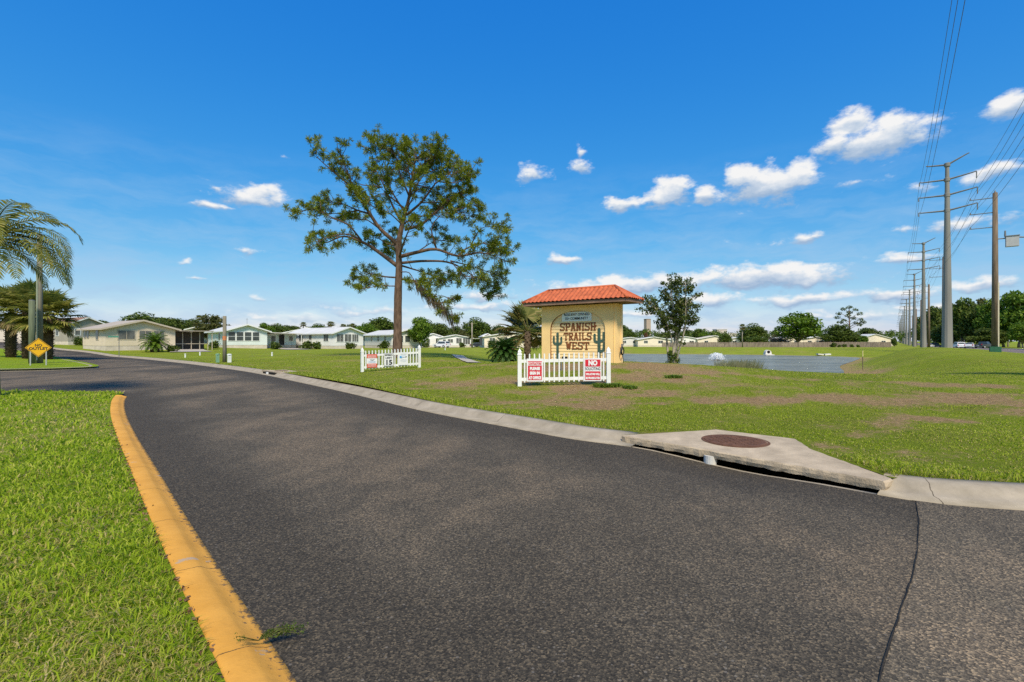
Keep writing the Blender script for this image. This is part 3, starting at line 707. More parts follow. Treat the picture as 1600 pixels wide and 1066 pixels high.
# ------------------------------------------------------------------ picket fences with notices
RED = pm('red_sign_paint', (.56,.022,.04), .08, 3, .5, .3, 0)
RED2 = pm('faded_red_sign_paint', (.62,.12,.07), .1, 4, .5, .3, 0)
SIGNW = pm('white_sign_face', (.74,.74,.72), .04, 2, .5, .3, 0)
BLUE = pm('blue_sign_paint', (.05,.30,.60), .2, 4, .5, .3, 0)
def picket_fence(label, A, B, ht, npk, cuts=()):
    A, B = Vector(A), Vector(B); d = B-A; L_ = Vector((d.x,d.y)).length; rz = math.atan2(d.y, d.x)
    t_ = thing('picket_fence', label, 'fence', A, rz, 'white picket fences by the entrance'); sl = (B.z-A.z)/L_
    for x in (0, L_):
        z = sl*x; po = MB().box((x,0,z+ht*.41), (.115,.115,ht*.82+.0)).build('post', WHITE, t_)
        MB().add([(x+a*.066,b*.066,z+ht*.82) for a,b in ((-1,-1),(1,-1),(1,1),(-1,1))]+[(x+a*.066,b*.066,z+ht*.85) for a,b in ((-1,-1),(1,-1),(1,1),(-1,1))]+
                 [(x+a*.045,b*.045,z+ht*.87) for a,b in ((-1,-1),(1,-1),(1,1),(-1,1))]+[(x+a*.055,b*.055,z+ht*.90) for a,b in ((-1,-1),(1,-1),(1,1),(-1,1))]+[(x,0,z+ht)],
                 [(3,2,1,0)]+[(4*j+i,4*j+(i+1) % 4,4*j+4+(i+1) % 4,4*j+4+i) for j in range(3) for i in range(4)]+[(12+i,12+(i+1) % 4,16) for i in range(4)]).build('cap', WHITE, po)
    for zr in (.18*ht, .66*ht):
        MB().add([(x, y, zr+sl*x+q) for x in (.05, L_-.05) for y in (-.02,.02) for q in (-.045,.045)], [(0,1,3,2),(4,6,7,5),(0,4,5,1),(2,3,7,6),(0,2,6,4),(1,5,7,3)]).build('rail', WHITE, t_)
    for i in range(npk):
        x = L_*(i+1)/(npk+1); z = sl*x; z0, z1 = (.10*ht, .86*ht)
        MB().prism([(x-.019,z+z0),(x+.019,z+z0),(x+.019,z+z1-.03),(x,z+z1),(x-.019,z+z1-.03)], lambda a,b,dp: (a,dp,b), -.033, .033).build('picket', WHITE, t_)
    return t_, L_, rz, sl
def panel(label, root_loc, rz, w, h, fn, name='notice_sign', border=0, mat=SIGNW):
    t_ = thing(name, label, 'sign', root_loc, rz, 'notices fixed to the picket fences')
    MB().box((0,0,h/2), (w,.012,h)).build('board', mat, t_); fn(t_, w, h); return t_
def rect(t_, x0, z0, x1, z1, mat, y=-.009, name='colour_band'):
    return MB().box(((x0+x1)/2, y, (z0+z1)/2), (x1-x0,.004,z1-z0)).build(name, mat, t_)
zA, zB = 1.55-66.3/F*14, 1.55-64.3/F*14
xa, xb = gp(812,14), gp(950.8,14)
f1, L1, r1, sl1 = picket_fence('white picket fence with red notices in front of the entrance sign', (xa,14,H1(xa,14)), (xb,14.02,H1(xb,14)), 1.10, 17)
def sgn1(t_, w, h):
    rect(t_, -w/2+.035,.04, w/2-.035, h-.075, RED)
    rect(t_, -w/2+.035,h*.70, w/2-.035, h*.84, SIGNW, -.0115)
    text_part('CONTRACTORS', .085, RED, t_, (0,-.0145,h*.77), width=w*.80, bold=.004)
    for s_, z in (('PLEASE',.56),('SIGN IN',.36),('AT OFFICE',.155)):
        text_part(s_, .112, SIGNW, t_, (0,-.0125,h*z), width=w*(.62 if s_ != 'AT OFFICE' else .78), bold=.008)
def sgn2(t_, w, h):
    rect(t_, -w/2+.03,h*.64, w/2-.03, h-.035, RED); text_part('NO', .19, SIGNW, t_, (0,-.0125,h*.79), width=w*.52, bold=.012)
    text_part('SOLICITING', .115, INK, t_, (0,-.008,h*.535), width=w*.88, bold=.002)
    rect(t_, -w/2+.03,.03, w/2-.03, h*.43, RED)
    text_part('VIOLATORS WILL', .08, SIGNW, t_, (0,-.0125,h*.30), width=w*.82, bold=.005); text_part('BE PROSECUTED', .08, SIGNW, t_, (0,-.0125,h*.13), width=w*.82, bold=.005)
def onf(f, L_, rz, sl, u, z):
    x = L_*u; return (f.location.x+x*math.cos(rz)+.055*math.sin(rz), f.location.y+x*math.sin(rz)-.055*math.cos(rz), f.location.z+sl*x+z)
panel('red contractors please sign in notice at the left of the front fence', onf(f1,L1,r1,sl1,.17,.135), r1, .47, .66, sgn1)
panel('red and white no soliciting notice at the right of the front fence', onf(f1,L1,r1,sl1,.82,.115), r1, .50, .655, sgn2)
xa, xb = gp(566,21.1), gp(655,22.6)
f2, L2, r2, sl2 = picket_fence('white picket fence with a speed limit board below the tall pine', (xa,21.1,H1(xa,21.1)), (xb,22.6,H1(xb,22.6)), 1.07, 17)
def sgn3(t_, w, h):
    rect(t_, -w/2+.005,h*.70, w/2-.005, h-.005, RED2); rect(t_, -w/2+.005,.005, w/2-.005, h*.30, RED2)
    for z, k in ((.86,7),(.77,5),(.22,6),(.12,6)):
        for i in range(k): rect(t_, -w*.38+w*.76*i/k, h*z-.012, -w*.38+w*.76*(i+.7)/k, h*z+.012, SIGNW, -.0125, 'faded_mark')
    MB().prism([(-.10,h*.60),(.02,h*.58),(.12,h*.62),(.06,h*.54),(.0,h*.53),(-.08,h*.57)], lambda a,b,d: (a,d,b), -.012, -.008).build('emblem', INK, t_)
    for z in (.46,.38): rect(t_, -w*.33, h*z-.01, w*.33, h*z+.01, pm('pale_blue_print', (.35,.45,.6), .1), -.009, 'faded_mark')
def sgn4(t_, w, h):
    text_part('SPEED', .10, INK, t_, (0,-.008,h*.84), width=w*.80, bold=.003); text_part('LIMIT', .10, INK, t_, (0,-.008,h*.63), width=w*.66, bold=.003); text_part('15', .30, INK, t_, (0,-.008,h*.27), width=w*.60, bold=.012)
    for a in ((-w/2+.012,.012,-w/2+.022,h-.012),(w/2-.022,.012,w/2-.012,h-.012),(-w/2+.022,.012,w/2-.022,.02),(-w/2+.022,h-.02,w/2-.022,h-.012)): rect(t_, *a, INK, -.0085, 'border')
def sgn5(t_, w, h):
    MB().prism([(-.19,h*.66),(-.17,h*.55),(-.10,h*.53),(-.05,h*.58),(.05,h*.585),(.12,h*.60),(.13,h*.68),(.05,h*.72),(-.10,h*.725),(-.16,h*.72)], lambda a,b,d: (a,d,b), -.012, -.007).build('emblem', BLUE, t_)
    rect(t_, -.09,h*.61,.10,h*.69, SIGNW, -.0135, 'emblem_bar'); MB().lathe([(.035,0),(.035,.004)], (0,0,0), 12).build('emblem_dot', INK, t_).matrix_local = Matrix.Translation((.115,-.0085,h*.645)) @ Matrix.Rotation(R(90), 4, 'X')
    for z, ww in ((.88,.36),(.81,.28),(.42,.30),(.34,.34),(.26,.26)): rect(t_, -w*ww, h*z-.009, w*ww, h*z+.009, pm('pale_grey_print', (.5,.55,.56), .1), -.009, 'faded_mark')
panel('faded red and white warning notice, leftmost on the speed limit fence', onf(f2,L2,r2,sl2,.155,.16), r2, .47, .60, sgn3)
panel('white speed limit 15 board, middle of the three on its fence', onf(f2,L2,r2,sl2,.44,.18), r2, .46, .58, sgn4)
panel('pale notice with a blue emblem, right of the speed limit board', onf(f2,L2,r2,sl2,.70,.18), r2, .46, .58, sgn5)

# no outlet sign
x_, y_ = gp(60,28.2), 28.2; zg = float(HB(np.array([x_]), np.array([y_]))[0])
t_ = thing('warning_sign', 'yellow diamond no outlet sign on two thin posts under the palms', 'sign', (x_,y_,zg), R(44))
YS = pm('yellow_sign_face', (.80,.42,.012), .06, 3, .45, .35, 0)
zc = 1.55-10.3/F*28.2-zg
bd = MB().prism([(0,-.56),(.56,0),(0,.56),(-.56,0)], lambda a,b,d: (a,d,zc+b), -.03, -.022).build('board', YS, t_)
for k in range(4):
    a0, a1 = k*90+0, k*90+90; p = lambda a, r_: (r_*math.cos(R(a)), zc+r_*math.sin(R(a)))
    q = [p(a0,.53),p(a1,.53),p(a1,.50),p(a0,.50)]; MB().add([(a,-.0335,b) for a,b in q], [(0,1,2,3)]).build('border', INK, bd)
text_part('NO', .21, INK, bd, (0,-.034,zc+.13), width=.30, bold=.006); text_part('OUTLET', .21, INK, bd, (0,-.034,zc-.06), width=.80, bold=.006)
for s_ in (-.33,.33): MB().tube([(s_,0,-.2),(s_,0,zc+.18)], .03, 8).build('post', GALV, t_)

# ------------------------------------------------------------------ vegetation
def np_quads(V): 
    n = len(V)//4; return np.arange(4*n), np.full(n, 4)
def leaf_cloud(centers, radii, counts, size, rs, flat=1.0, out_bias=.5, lw=.55):
    """quads scattered in blobs: returns (4n,3)"""
    Vs = []
    for c, r_, k in zip(centers, radii, counts):
        d = rs.normal(size=(k,3)); d /= np.linalg.norm(d, axis=1)[:,None]
        p = np.array(c)+d*(r_*(rs.rand(k,1)**(.33 if out_bias else .5)))*np.array([1,1,flat])
        n_ = rs.normal(size=(k,3))+d*.8+np.array([0,0,.5]); n_ /= np.linalg.norm(n_, axis=1)[:,None]
        a = np.cross(n_, rs.normal(size=(k,3))); a /= np.linalg.norm(a, axis=1)[:,None]; b = np.cross(n_, a)
        s_ = size*(.6+.8*rs.rand(k,1)); a = a*s_; b = b*s_*lw
        q = np.stack([p-a, p-b*1.0, p+a, p+b], 1); Vs.append(q.reshape(-1,3))
    return np.vstack(Vs)
def tree_mesh(h, r, seed, nblob=26, leaf=.22, per=90, crown0=.3, trunk_r=None, leafmat=LEAF_OAK, bark=BARKG, shape='round', label='', cat_='tree', name='broadleaf_tree', gap=1.0, loc=(0,0,0), group=None):
    rs = np.random.RandomState(seed); pr = random.Random(seed)
    t_ = thing(name, label, cat_, loc, 0, group); trunk_r = trunk_r or h*.022
    cz = h*(crown0+1)/2; rz_ = h*(1-crown0)/2
    cs = []; rr = []
    for i in range(nblob):
        while True:
            d = rs.uniform(-1, 1, 3)
            if .25 < np.linalg.norm(d) < 1: break
        if shape == 'spread': d[2] = abs(d[2])*.9-.25
        k = 1-.35*max(0, d[2]); cs.append((d[0]*r*.8*k, d[1]*r*.8*k, cz+d[2]*rz_*.82)); rr.append(r*(.20+.20*rs.rand())*gap)
    mb = MB(); top = h*crown0*1.15
    mb.tube([(0,0,-.3),(0,0,h*.05),(pr.uniform(-.02,.02)*h,0,top*.6),(pr.uniform(-.04,.04)*h,pr.uniform(-.03,.03)*h,top)], [trunk_r*1.5,trunk_r*1.1,trunk_r*.9,trunk_r*.75], 9)
    for c in cs[::2]:
        s_ = Vector((0,0,top*pr.uniform(.65,1))); e = Vector(c); m_ = s_.lerp(e, .5)+Vector((0,0,h*.03))
        mb.tube([s_, m_, e], [trunk_r*.5, trunk_r*.3, trunk_r*.08], 6)
    mb.build('trunk', bark, t_, True)
    V = leaf_cloud(cs, rr, [int(per*(q/(r*.3))**2) for q in rr], leaf, rs, .8)
    ff, sz = np_quads(V); mesh_np('crown', V, ff, sz, leafmat, t_)
    return t_

# the tall pine
def pine():
    Y = 38.; X = gp(621.5, Y); zg = H1(X, Y); k = Y/F/2.733
    rs = np.random.RandomState(12); pr = random.Random(12)
    t_ = thing('pine_tree', 'tall open-crowned pine standing alone behind the speed limit fence', 'tree', (X,Y,zg))
    zoff = (560-170)*2.733
    zb = 1.55-(560-533)/F*Y-zg
    def pt(cx, cy, y=0):
        q = .955 if cy < 700 else 1-.045*max(0, min(1, (1060-cy)/360)); cy = cy if cy > 200 else 200-(200-cy)*.50; return Vector(((cx-524)*k*(.955 if cx > 524 else .885), y, (zoff-cy)*k*q+zb))
    tr = [(522,1090),(523,1000),(525,800),(530,650),(527,560),(541,480),(556,420),(576,340),(590,250),(600,160),(598,100)]
    rad = [.44,.36,.33,.30,.27,.24,.19,.14,.10,.06,.03]
    mb = MB(); P_ = cat([pt(*p) for p in tr], .6); ri = np.interp(np.linspace(0,1,len(P_)), np.linspace(0,1,len(rad)), rad)
    mb.tube([tuple(p) for p in P_], [float(r_)*(1+.06*pr.uniform(-1,1)) for r_ in ri], 12); mb.build('trunk', BARK, t_, True)
    limbs = [ # path, start radius, depth at the tip
     ([(525,655),(430,595),(350,540),(250,512),(150,540),(78,495)], .17, 1.5), ([(350,540),(290,520),(205,545),(140,595)], .07, -1.8), ([(350,540),(300,470),(240,455),(170,420),(90,450)], .08, -2.2),
     ([(527,560),(440,490),(405,430),(330,330),(250,260),(175,205),(165,160)], .17, -2.0), ([(405,430),(320,395),(225,350),(105,330)], .09, 2.4), ([(320,395),(230,400),(150,400),(70,400)], .06, 2.2),
     ([(330,330),(300,230),(290,180)], .07, -2.6), ([(520,705),(450,692),(380,680),(280,695)], .08, 2.0), ([(520,745),(455,752),(400,765)], .05, -1.5), ([(380,680),(330,720),(290,735)], .04, 2.4),
     ([(532,612),(620,588),(700,578),(800,612),(900,600),(1020,640)], .16, -1.4), ([(700,578),(690,510),(720,460),(790,440)], .07, -2.2), ([(800,612),(850,560),(980,518)], .08, 1.4), ([(850,560),(900,500),(990,510)], .05, -2.4),
     ([(535,640),(650,632),(760,630),(860,690),(925,775)], .12, 2.4), ([(760,630),(880,650),(1000,690)], .06, 3.0), ([(860,690),(960,720),(970,760)], .05, 3.2),
     ([(530,712),(600,722),(660,790),(720,850),(765,890)], .10, 1.8), ([(600,722),(680,700),(750,720)], .05, 2.6), ([(660,790),(720,790),(760,800)], .04, 1.2),
     ([(555,490),(620,460),(700,390),(790,320),(880,370)], .13, 1.8), ([(700,390),(800,400),(885,400)], .06, 2.8), ([(563,425),(640,380),(720,300),(820,265)], .11, -2.2), ([(720,300),(800,320),(850,290)], .05, -2.6),
     ([(545,465),(500,380),(450,300),(400,205),(365,135)], .11, 2.0), ([(450,300),(390,280),(350,160)], .05, 2.8), ([(577,345),(540,250),(520,150),(425,75)], .08, -1.6), ([(520,150),(480,100),(440,95)], .04, -2.2), 
     ([(585,285),(650,200),(715,155),(745,205)], .08, 1.8), ([(650,200),(700,230),(760,260)], .05, 2.4), ([(598,200),(605,110),(578,58)], .05, -.6), ([(600,160),(650,110),(690,110)], .05, -1.2),
     ([(560,400),(480,350),(420,380),(350,370)], .07, -3.2), ([(545,470),(560,430),(620,400),(660,430)], .08, 4.0), ([(530,600),(500,560),(450,520),(420,560)], .08, 4.0), ([(530,620),(560,580),(600,520),(640,500)], .09, -4.2),
     ([(535,650),(580,660),(640,670),(700,690)], .08, 4.2), ([(575,350),(600,300),(640,270),(690,330)], .07, 3.6), ([(545,470),(500,440),(440,430)], .06, -3.6), ([(590,260),(560,200),(500,220)], .05, 3.0), ([(585,290),(620,250),(600,200)], .05, -3.0), ([(560,410),(620,330),(650,300)],.06,-3.4), ([(530,680),(580,690),(620,740),(680,750)],.05,-2.6), ([(527,560),(460,540),(380,500),(330,520)],.07,3.4),
     ([(585,290),(620,200),(660,130),(640,85)],.07,1.2), ([(598,170),(560,110),(515,78)],.05,-1.2), ([(590,250),(680,240),(755,225)],.07,-1.4), ([(590,250),(540,200),(470,165)],.06,2.2), ([(600,160),(640,120),(600,70)],.05,2.0), ([(720,300),(765,240),(825,245)],.05,1.2),
     ([(563,425),(500,330),(470,250),(455,175)],.08,-2.8), ([(590,260),(690,190),(725,145)],.06,-2.6), ([(440,490),(360,440),(300,420),(240,400)],.06,3.2), ([(450,300),(340,290),(270,225)],.05,-1.0), ([(585,285),(670,290),(740,330)],.06,3.4), ([(576,340),(640,240),(690,150)],.07,.6), ([(595,200),(550,160),(540,90)],.05,1.6), ([(700,390),(760,350),(850,330)],.05,-.8), ([(850,560),(930,560),(1010,600)],.05,-.6), ([(650,200),(720,190),(760,215)],.05,-.8), ([(640,380),(720,360),(800,370)],.05,3.0), ([(585,285),(560,190),(500,120)],.05,-1.8), ([(590,250),(650,180),(700,130)],.06,-.4), ([(760,630),(820,700),(900,720)],.05,-1.6), ([(620,588),(680,530),(740,520)],.05,2.6)]
    clumps = []; 
    for path, r0, dep in limbs:
        n = len(path); pts = []
        start_dep = 0
        for i, (a, b) in enumerate(path):
            pts.append(pt(a+ (pr.uniform(-6,6) if 0 < i else 0), b+(pr.uniform(-6,6) if 0 < i else 0), dep*(i/(n-1))**1.1*.9))
        if r0 < .1 and abs(path[0][0]-545) > 60:                       # secondary limb: root it on its parent by the parent's depth there
            best = min((abs(path[0][0]-p2[0])+abs(path[0][1]-p2[1]), d2*(i2/(len(pp)-1))**1.1*.9) for pp, rr_, d2 in limbs if pp is not path for i2, p2 in enumerate(pp))
            if best[0] < 3:
                b0 = best[1]
                for i in range(n): pts[i].y = b0+(dep-b0)*(i/(n-1))*.9
        C_ = cat(pts, .35); m_ = len(C_)
        mb = MB(); mb.tube([tuple(p) for p in C_], [max(.018, r0*(1-i/(m_-1))**.8) for i in range(m_)], 6)
        tot = np.sum(np.linalg.norm(np.diff(C_, axis=0), axis=1))
        for i in range(m_):
            u = i/(m_-1)
            if u < (.34 if r0 > .09 else .15): continue
            for _ in range(pr.choice((2,2,3)) if u > .55 else pr.choice((0,1,1))):
                d = Vector(C_[min(i+1, m_-1)]-C_[max(i-1, 0)]).normalized(); s_ = Vector((pr.gauss(0,1), pr.gauss(0,1), pr.gauss(.25,.7))).normalized()
                d2 = (d*pr.uniform(.2,.9)+s_*.8).normalized(); ln = pr.uniform(.5,1.5)*(1.15-.35*u); b = Vector(C_[i]); e = b+d2*ln; e.z += ln*.12
                mb.tube([b, b.lerp(e,.5)+Vector((0,0,-.05)), e], [.028,.02,.01], 4, False)
                for q in range(pr.choice((2,3,3))):
                    w_ = b.lerp(e, pr.uniform(.7,1.05))+Vector((pr.gauss(0,.11), pr.gauss(0,.11), pr.gauss(.02,.09))); clumps.append((w_, d2))
        clumps.append((Vector(C_[-1]), Vector((0,0,1))))
        mb.build('limb', BARK, t_, True)
    # needles: every clump a burst of thin blades
    nb = 30; C_ = np.array([tuple(c[0]) for c in clumps]); D_ = np.array([tuple(c[1]) for c in clumps]); m_ = len(C_)
    d = rs.normal(size=(m_,nb,3))*.8+D_[:,None,:]*.35+np.array([0,0,.3]); d /= np.linalg.norm(d, axis=2)[...,None]
    ln = (.19+.13*rs.rand(m_,1,1))*(.8+.4*rs.rand(m_,nb,1)); sd = np.cross(d, rs.normal(size=(m_,nb,3))); sd /= np.linalg.norm(sd, axis=2)[...,None]
    b = C_[:,None,:]+d*.03; w_ = .019
    q = np.stack([b-sd*w_*.5, b+sd*w_*.5, b+d*ln+sd*w_+np.array([0,0,-.02]), b+d*ln-sd*w_+np.array([0,0,-.02])], 2).reshape(-1,3)
    ff, sz = np_quads(q); mesh_np('crown', q, ff, sz, NEEDLE, t_)
    # grey hanging moss on the lowest right limb
    mv = []
    for i in range(420):
        u = rs.rand(); a = pt(600+165*u+rs.normal()*7, 722+168*u+rs.normal()*10, 1.8*u); l_ = .3+.7*rs.rand(); w_ = .02
        mv += [(a.x-w_,a.y,a.z),(a.x+w_,a.y,a.z),(a.x+.25*l_+w_*.5,a.y,a.z-l_),(a.x+.25*l_-w_*.5,a.y,a.z-l_)]
    ff, sz = np_quads(np.array(mv)); mesh_np('hanging_moss', np.array(mv), ff, sz, LEAF_BROWN, t_)
pine()

# feather palms
def frond(V, base, az, el, L_, droop, n=34, ll=.45, lw=.022, rs=None, hang=.5, vee=.3):
    """feather frond quads into V, returns rachis points"""
    pts = []; p = Vector(base); e = el; st = L_/n
    h = Vector((math.cos(az), math.sin(az), 0)); side = Vector((-math.sin(az), math.cos(az), 0))
    for i in range(n+1):
        d = h*math.cos(e)+Vector((0,0,math.sin(e))); pts.append(p.copy()); p = p+d*st; e -= droop/n*(.5+1.2*i/n)
        u = i/n
        if u < .12: continue
        up = side.cross(h).normalized()
        for s_ in (-1,1):
            l_ = ll*math.sin(math.pi*min(1, .12+.86*u))**.55*(.85+.3*rs.rand()); dr = (side*s_*(1-.25*u)+d*(.45+.5*u)+Vector((0,0,vee*(rs.rand()-.2)))).normalized()
            a = pts[-1]; m_ = a+dr*l_*.55; tdir = (dr+Vector((0,0,-hang*(.7+.8*rs.rand())))).normalized(); t_ = m_+tdir*l_*.5
            w_ = (d*lw)
            V += [a-w_*.5, a+w_*.5, m_+w_, m_-w_, m_-w_, m_+w_, t_+w_*.15, t_-w_*.15]
    return pts
def feather_palm(label, loc, h, fr, seed, ll=.45, lw=.022, trunk_r=.14, mat=FROND, n=34, name='feather_palm', hang=.5, group=None, cat_='palm'):
    rs = np.random.RandomState(seed); t_ = thing(name, label, cat_, loc, 0, group)
    MB().tube([(0,0,-.3),(0,0,h*.3),(.02,0,h*.8),(0,0,h)], [trunk_r*1.35,trunk_r,trunk_r*.9,trunk_r*.8], 12).build('trunk', PALMT, t_, True)
    V = []; mb = MB()
    for az, el, L_, dr in fr:
        pts = frond(V, (0,0,h), az, el, L_, dr, n, ll, lw, rs, hang); mb.tube([tuple(p) for p in pts[::3]], [max(.004,.024*(1-i/(len(pts[::3])))) for i in range(len(pts[::3]))], 5)
    V = np.array([tuple(v) for v in V]); ff, sz = np_quads(V); cr = mesh_np('crown', V, ff, sz, mat, t_)
    mb.build('frond_stem', mat, cr, True); return t_
near = [(R(6),R(34),2.45,R(112)),(R(-14),R(8),2.7,R(80)),(R(28),R(52),2.4,R(120)),(R(-40),R(38),2.3,R(120)),(R(60),R(-5),2.2,R(70)),(R(95),R(40),2.4,R(110)),(R(140),R(60),2.4,R(120)),(R(185),R(35),2.5,R(110)),(R(230),R(50),2.4,R(120)),(R(280),R(30),2.4,R(100)),
        (R(-20),R(66),2.1,R(105)),(R(320),R(-12),2.1,R(60)),(R(12),R(-22),1.9,R(55)),(R(200),R(0),2.2,R(70)),(R(75),R(72),2.1,R(110)),(R(-4),R(20),2.75,R(92)),(R(18),R(18),2.3,R(110)),(R(-28),R(-8),2.2,R(60)),(R(-3),R(-2),2.6,R(66)),(R(9),R(4),2.5,R(84))]
feather_palm('feathery palm whose drooping fronds enter the picture at far left', (gp(-14,13.2),13.2,.1), 4.25, near, 5, .46, .026, .15, FROND, 40)

def fan_leaf(V, base, az, el, pet, rad, rs, nseg=28, droop=.35, fold=.5):
    h = Vector((math.cos(az)*math.cos(el), math.sin(az)*math.cos(el), math.sin(el))); c = Vector(base)+h*pet; side = Vector((-math.sin(az), math.cos(az), 0)); up = side.cross(h)*-1
    for i in range(nseg):
        a = R(-130+260*i/(nseg-1)); d = (h*math.cos(a)+side*math.sin(a)+up*fold*abs(math.sin(a))*.4).normalized(); l_ = rad*(.7+.3*math.cos(a*.7))*(.85+.25*rs.rand())
        m_ = c+d*l_*.6; t_ = m_+(d+Vector((0,0,-droop*(.6+1.0*rs.rand())))).normalized()*l_*.45; nrm = d.cross(up).normalized()*rad*.062
        V += [c, c+nrm*.2, m_+nrm, m_-nrm, m_-nrm, m_+nrm, t_+nrm*.1, t_-nrm*.1]
    return c
def fan_palm(label, loc, h, seed, nl=26, pet=.9, rad=.8, trunk_r=.2, mat=FROND_FAN, boots=True, name='fan_palm', dry=0, group=None, elmin=-35, azs=None, droop=.35, trunkmat=None):
    rs = np.random.RandomState(seed); pr = random.Random(seed); t_ = thing(name, label, 'palm', loc, 0, group); mb = MB()
    if boots:
        mb.tube([(0,0,-.2),(0,0,h*.5),(0,0,h)], [trunk_r*.9,trunk_r,trunk_r*.9], 10)
        for i in range(int(h*26)):
            a = i*2.4; z = .05+h*i/(h*26); d = Vector((math.cos(a), math.sin(a), 0)); mb.tube([d*trunk_r*.7+Vector((0,0,z)), d*(trunk_r*1.25)+Vector((0,0,z+.14))], [.05,.025], 5)
    else: mb.tube([(0,0,-.2),(.03*h*pr.uniform(-1,1),0,h*.5),(0,0,h)], [trunk_r*1.3,trunk_r,trunk_r*.85], 8)
    mb.build('trunk', trunkmat or (BOOTS if boots else PALMT), t_, True)
    V = []; D = []; st = MB()
    for i in range(nl):
        u = i/nl; az = i*2.39996 if azs is None else R(azs[i % len(azs)]+pr.uniform(-18,18)); el = R(80-(80-elmin)*u**.8+pr.uniform(-8,8)); dst = D if u > 1-dry else V
        c = fan_leaf(dst, (0,0,h), az, el, pet*pr.uniform(.75,1.15), rad*pr.uniform(.8,1.1), rs, droop=droop*(2.2 if dst is D else 1)); st.tube([(0,0,h), tuple(c)], [.022,.012], 4)
    cr = None
    if V: Vn = np.array([tuple(v) for v in V]); ff, sz = np_quads(Vn); cr = mesh_np('crown', Vn, ff, sz, mat, t_)
    if D: Vn = np.array([tuple(v) for v in D]); ff, sz = np_quads(Vn); mesh_np('dead_fronds', Vn, ff, sz, FROND_DRY, t_)
    st.build('leaf_stalk', mat, cr, True); return t_
def HBl(x, y): return float(HB(np.array([x]), np.array([y]))[0])
SAB = FROND
for px, Y, h, sd, nl, lab in ((17,40,3.6,1,44,'thick-trunked cabbage palm, leftmost on the grass island'),(43,39,3.9,2,40,'cabbage palm with a dark trunk behind the no outlet sign'),(74,38,3.3,3,46,'cabbage palm leaning its crown to the right over the island')):
    x = gp(px, Y); fan_palm(lab, (x,Y,HBl(x,Y)), h, sd, nl, 1.5, 1.15, .36, LEAF_OLIVE if False else FROND, True, 'cabbage_palm', .12, 'cabbage palms on the island', -40, None, .55)
# poles beside the no outlet sign
x_, y_ = gp(62,31), 31.; t_ = thing('wooden_pole', 'tall weathered wooden pole rising behind the no outlet sign', 'pole', (x_,y_,HBl(x_,y_)))
MB().tube([(0,0,-.3),(0,0,8.3)], [.175,.13], 14).build('shaft', pm('grey_green_wood', (.21,.19,.14), .2, 2, .9, .15, .4, 12, stretch=(5,5,.5)), t_, True); MB().box((0,-.16,3.2),(.1,.05,6.0)).build('conduit', pm('grey_green_conduit', (.26,.28,.2), .1), t_)
x_, y_ = gp(50,30.3), 30.3; t_ = thing('wooden_pole', 'short green-grey wooden post left of the tall pole at the no outlet sign', 'pole', (x_,y_,HBl(x_,y_)))
MB().tube([(0,0,-.3),(0,0,3.95)], [.17,.155], 14).build('shaft', pm('green_grey_wood', (.12,.14,.085), .25, 2, .9, .15, .4, 12, stretch=(5,5,.5)), t_, True); MB().lathe([(.16,0),(.15,.03),(.02,.05)], (0,0,3.95), 14).build('cap', STEELD, t_)

# by the sign: fan palm and cycad
x_, Y_ = gp(824,30.), 30.
fan_palm('ragged windblown fan palm with brown fronds left of the entrance sign', (x_,Y_,H1(x_,Y_)), 2.15, 9, 42, 1.2, .98, .20, FROND_FAN, True, 'fan_palm', .42, None, -40, [95,118,150,170,185,200,62,80,140,30,215,160,175,60,345], .3)
def cycad(label, loc, sc, seed, nl=46, lean=(.0,0), mat=CYCAD, name='cycad'):
    rs = np.random.RandomState(seed); pr = random.Random(seed); t_ = thing(name, label, 'shrub', loc)
    top = Vector((lean[0],lean[1],.62*sc)); mb = MB(); mb.tube([(0,0,-.1),top*.5,top], [.26*sc,.25*sc,.22*sc], 12)
    for i in range(60):
        a = i*2.4; u = i/60; d = Vector((math.cos(a), math.sin(a), 0)); c = top*u; mb.tube([c+d*.2*sc, c+d*.29*sc+Vector((0,0,.06))], [.035*sc,.015*sc], 5)
    mb.build('trunk', BOOTS, t_, True); V = []; st = MB()
    for i in range(nl):
        u = (i+.5)/nl; az = i*2.39996; el = R(78-100*u**.9); pts = frond(V, top, az, el, sc*pr.uniform(.85,1.05), R(60), 24, .19*sc, .02*sc, rs, .12, .5); st.tube([tuple(p) for p in pts[::4]], .012*sc, 4)
    V = np.array([tuple(v) for v in V]); ff, sz = np_quads(V); cr = mesh_np('crown', V, ff, sz, mat, t_); st.build('frond_stem', mat, cr, True); return t_
x_, Y_ = gp(797,25.5), 25.5; cycad('dark green sago palm with a stout trunk left of the entrance sign', (x_,Y_,H1(x_,Y_)-.05), 1.1, 4, 84, (-.28,0))
x_, Y_ = gp(242,56.5), 56.5; cycad('bushy sago palm in the bed before the beige mobile home', (x_,Y_,H1(x_,Y_)), 1.75, 6, 54, (0,0), LEAF_LIME)

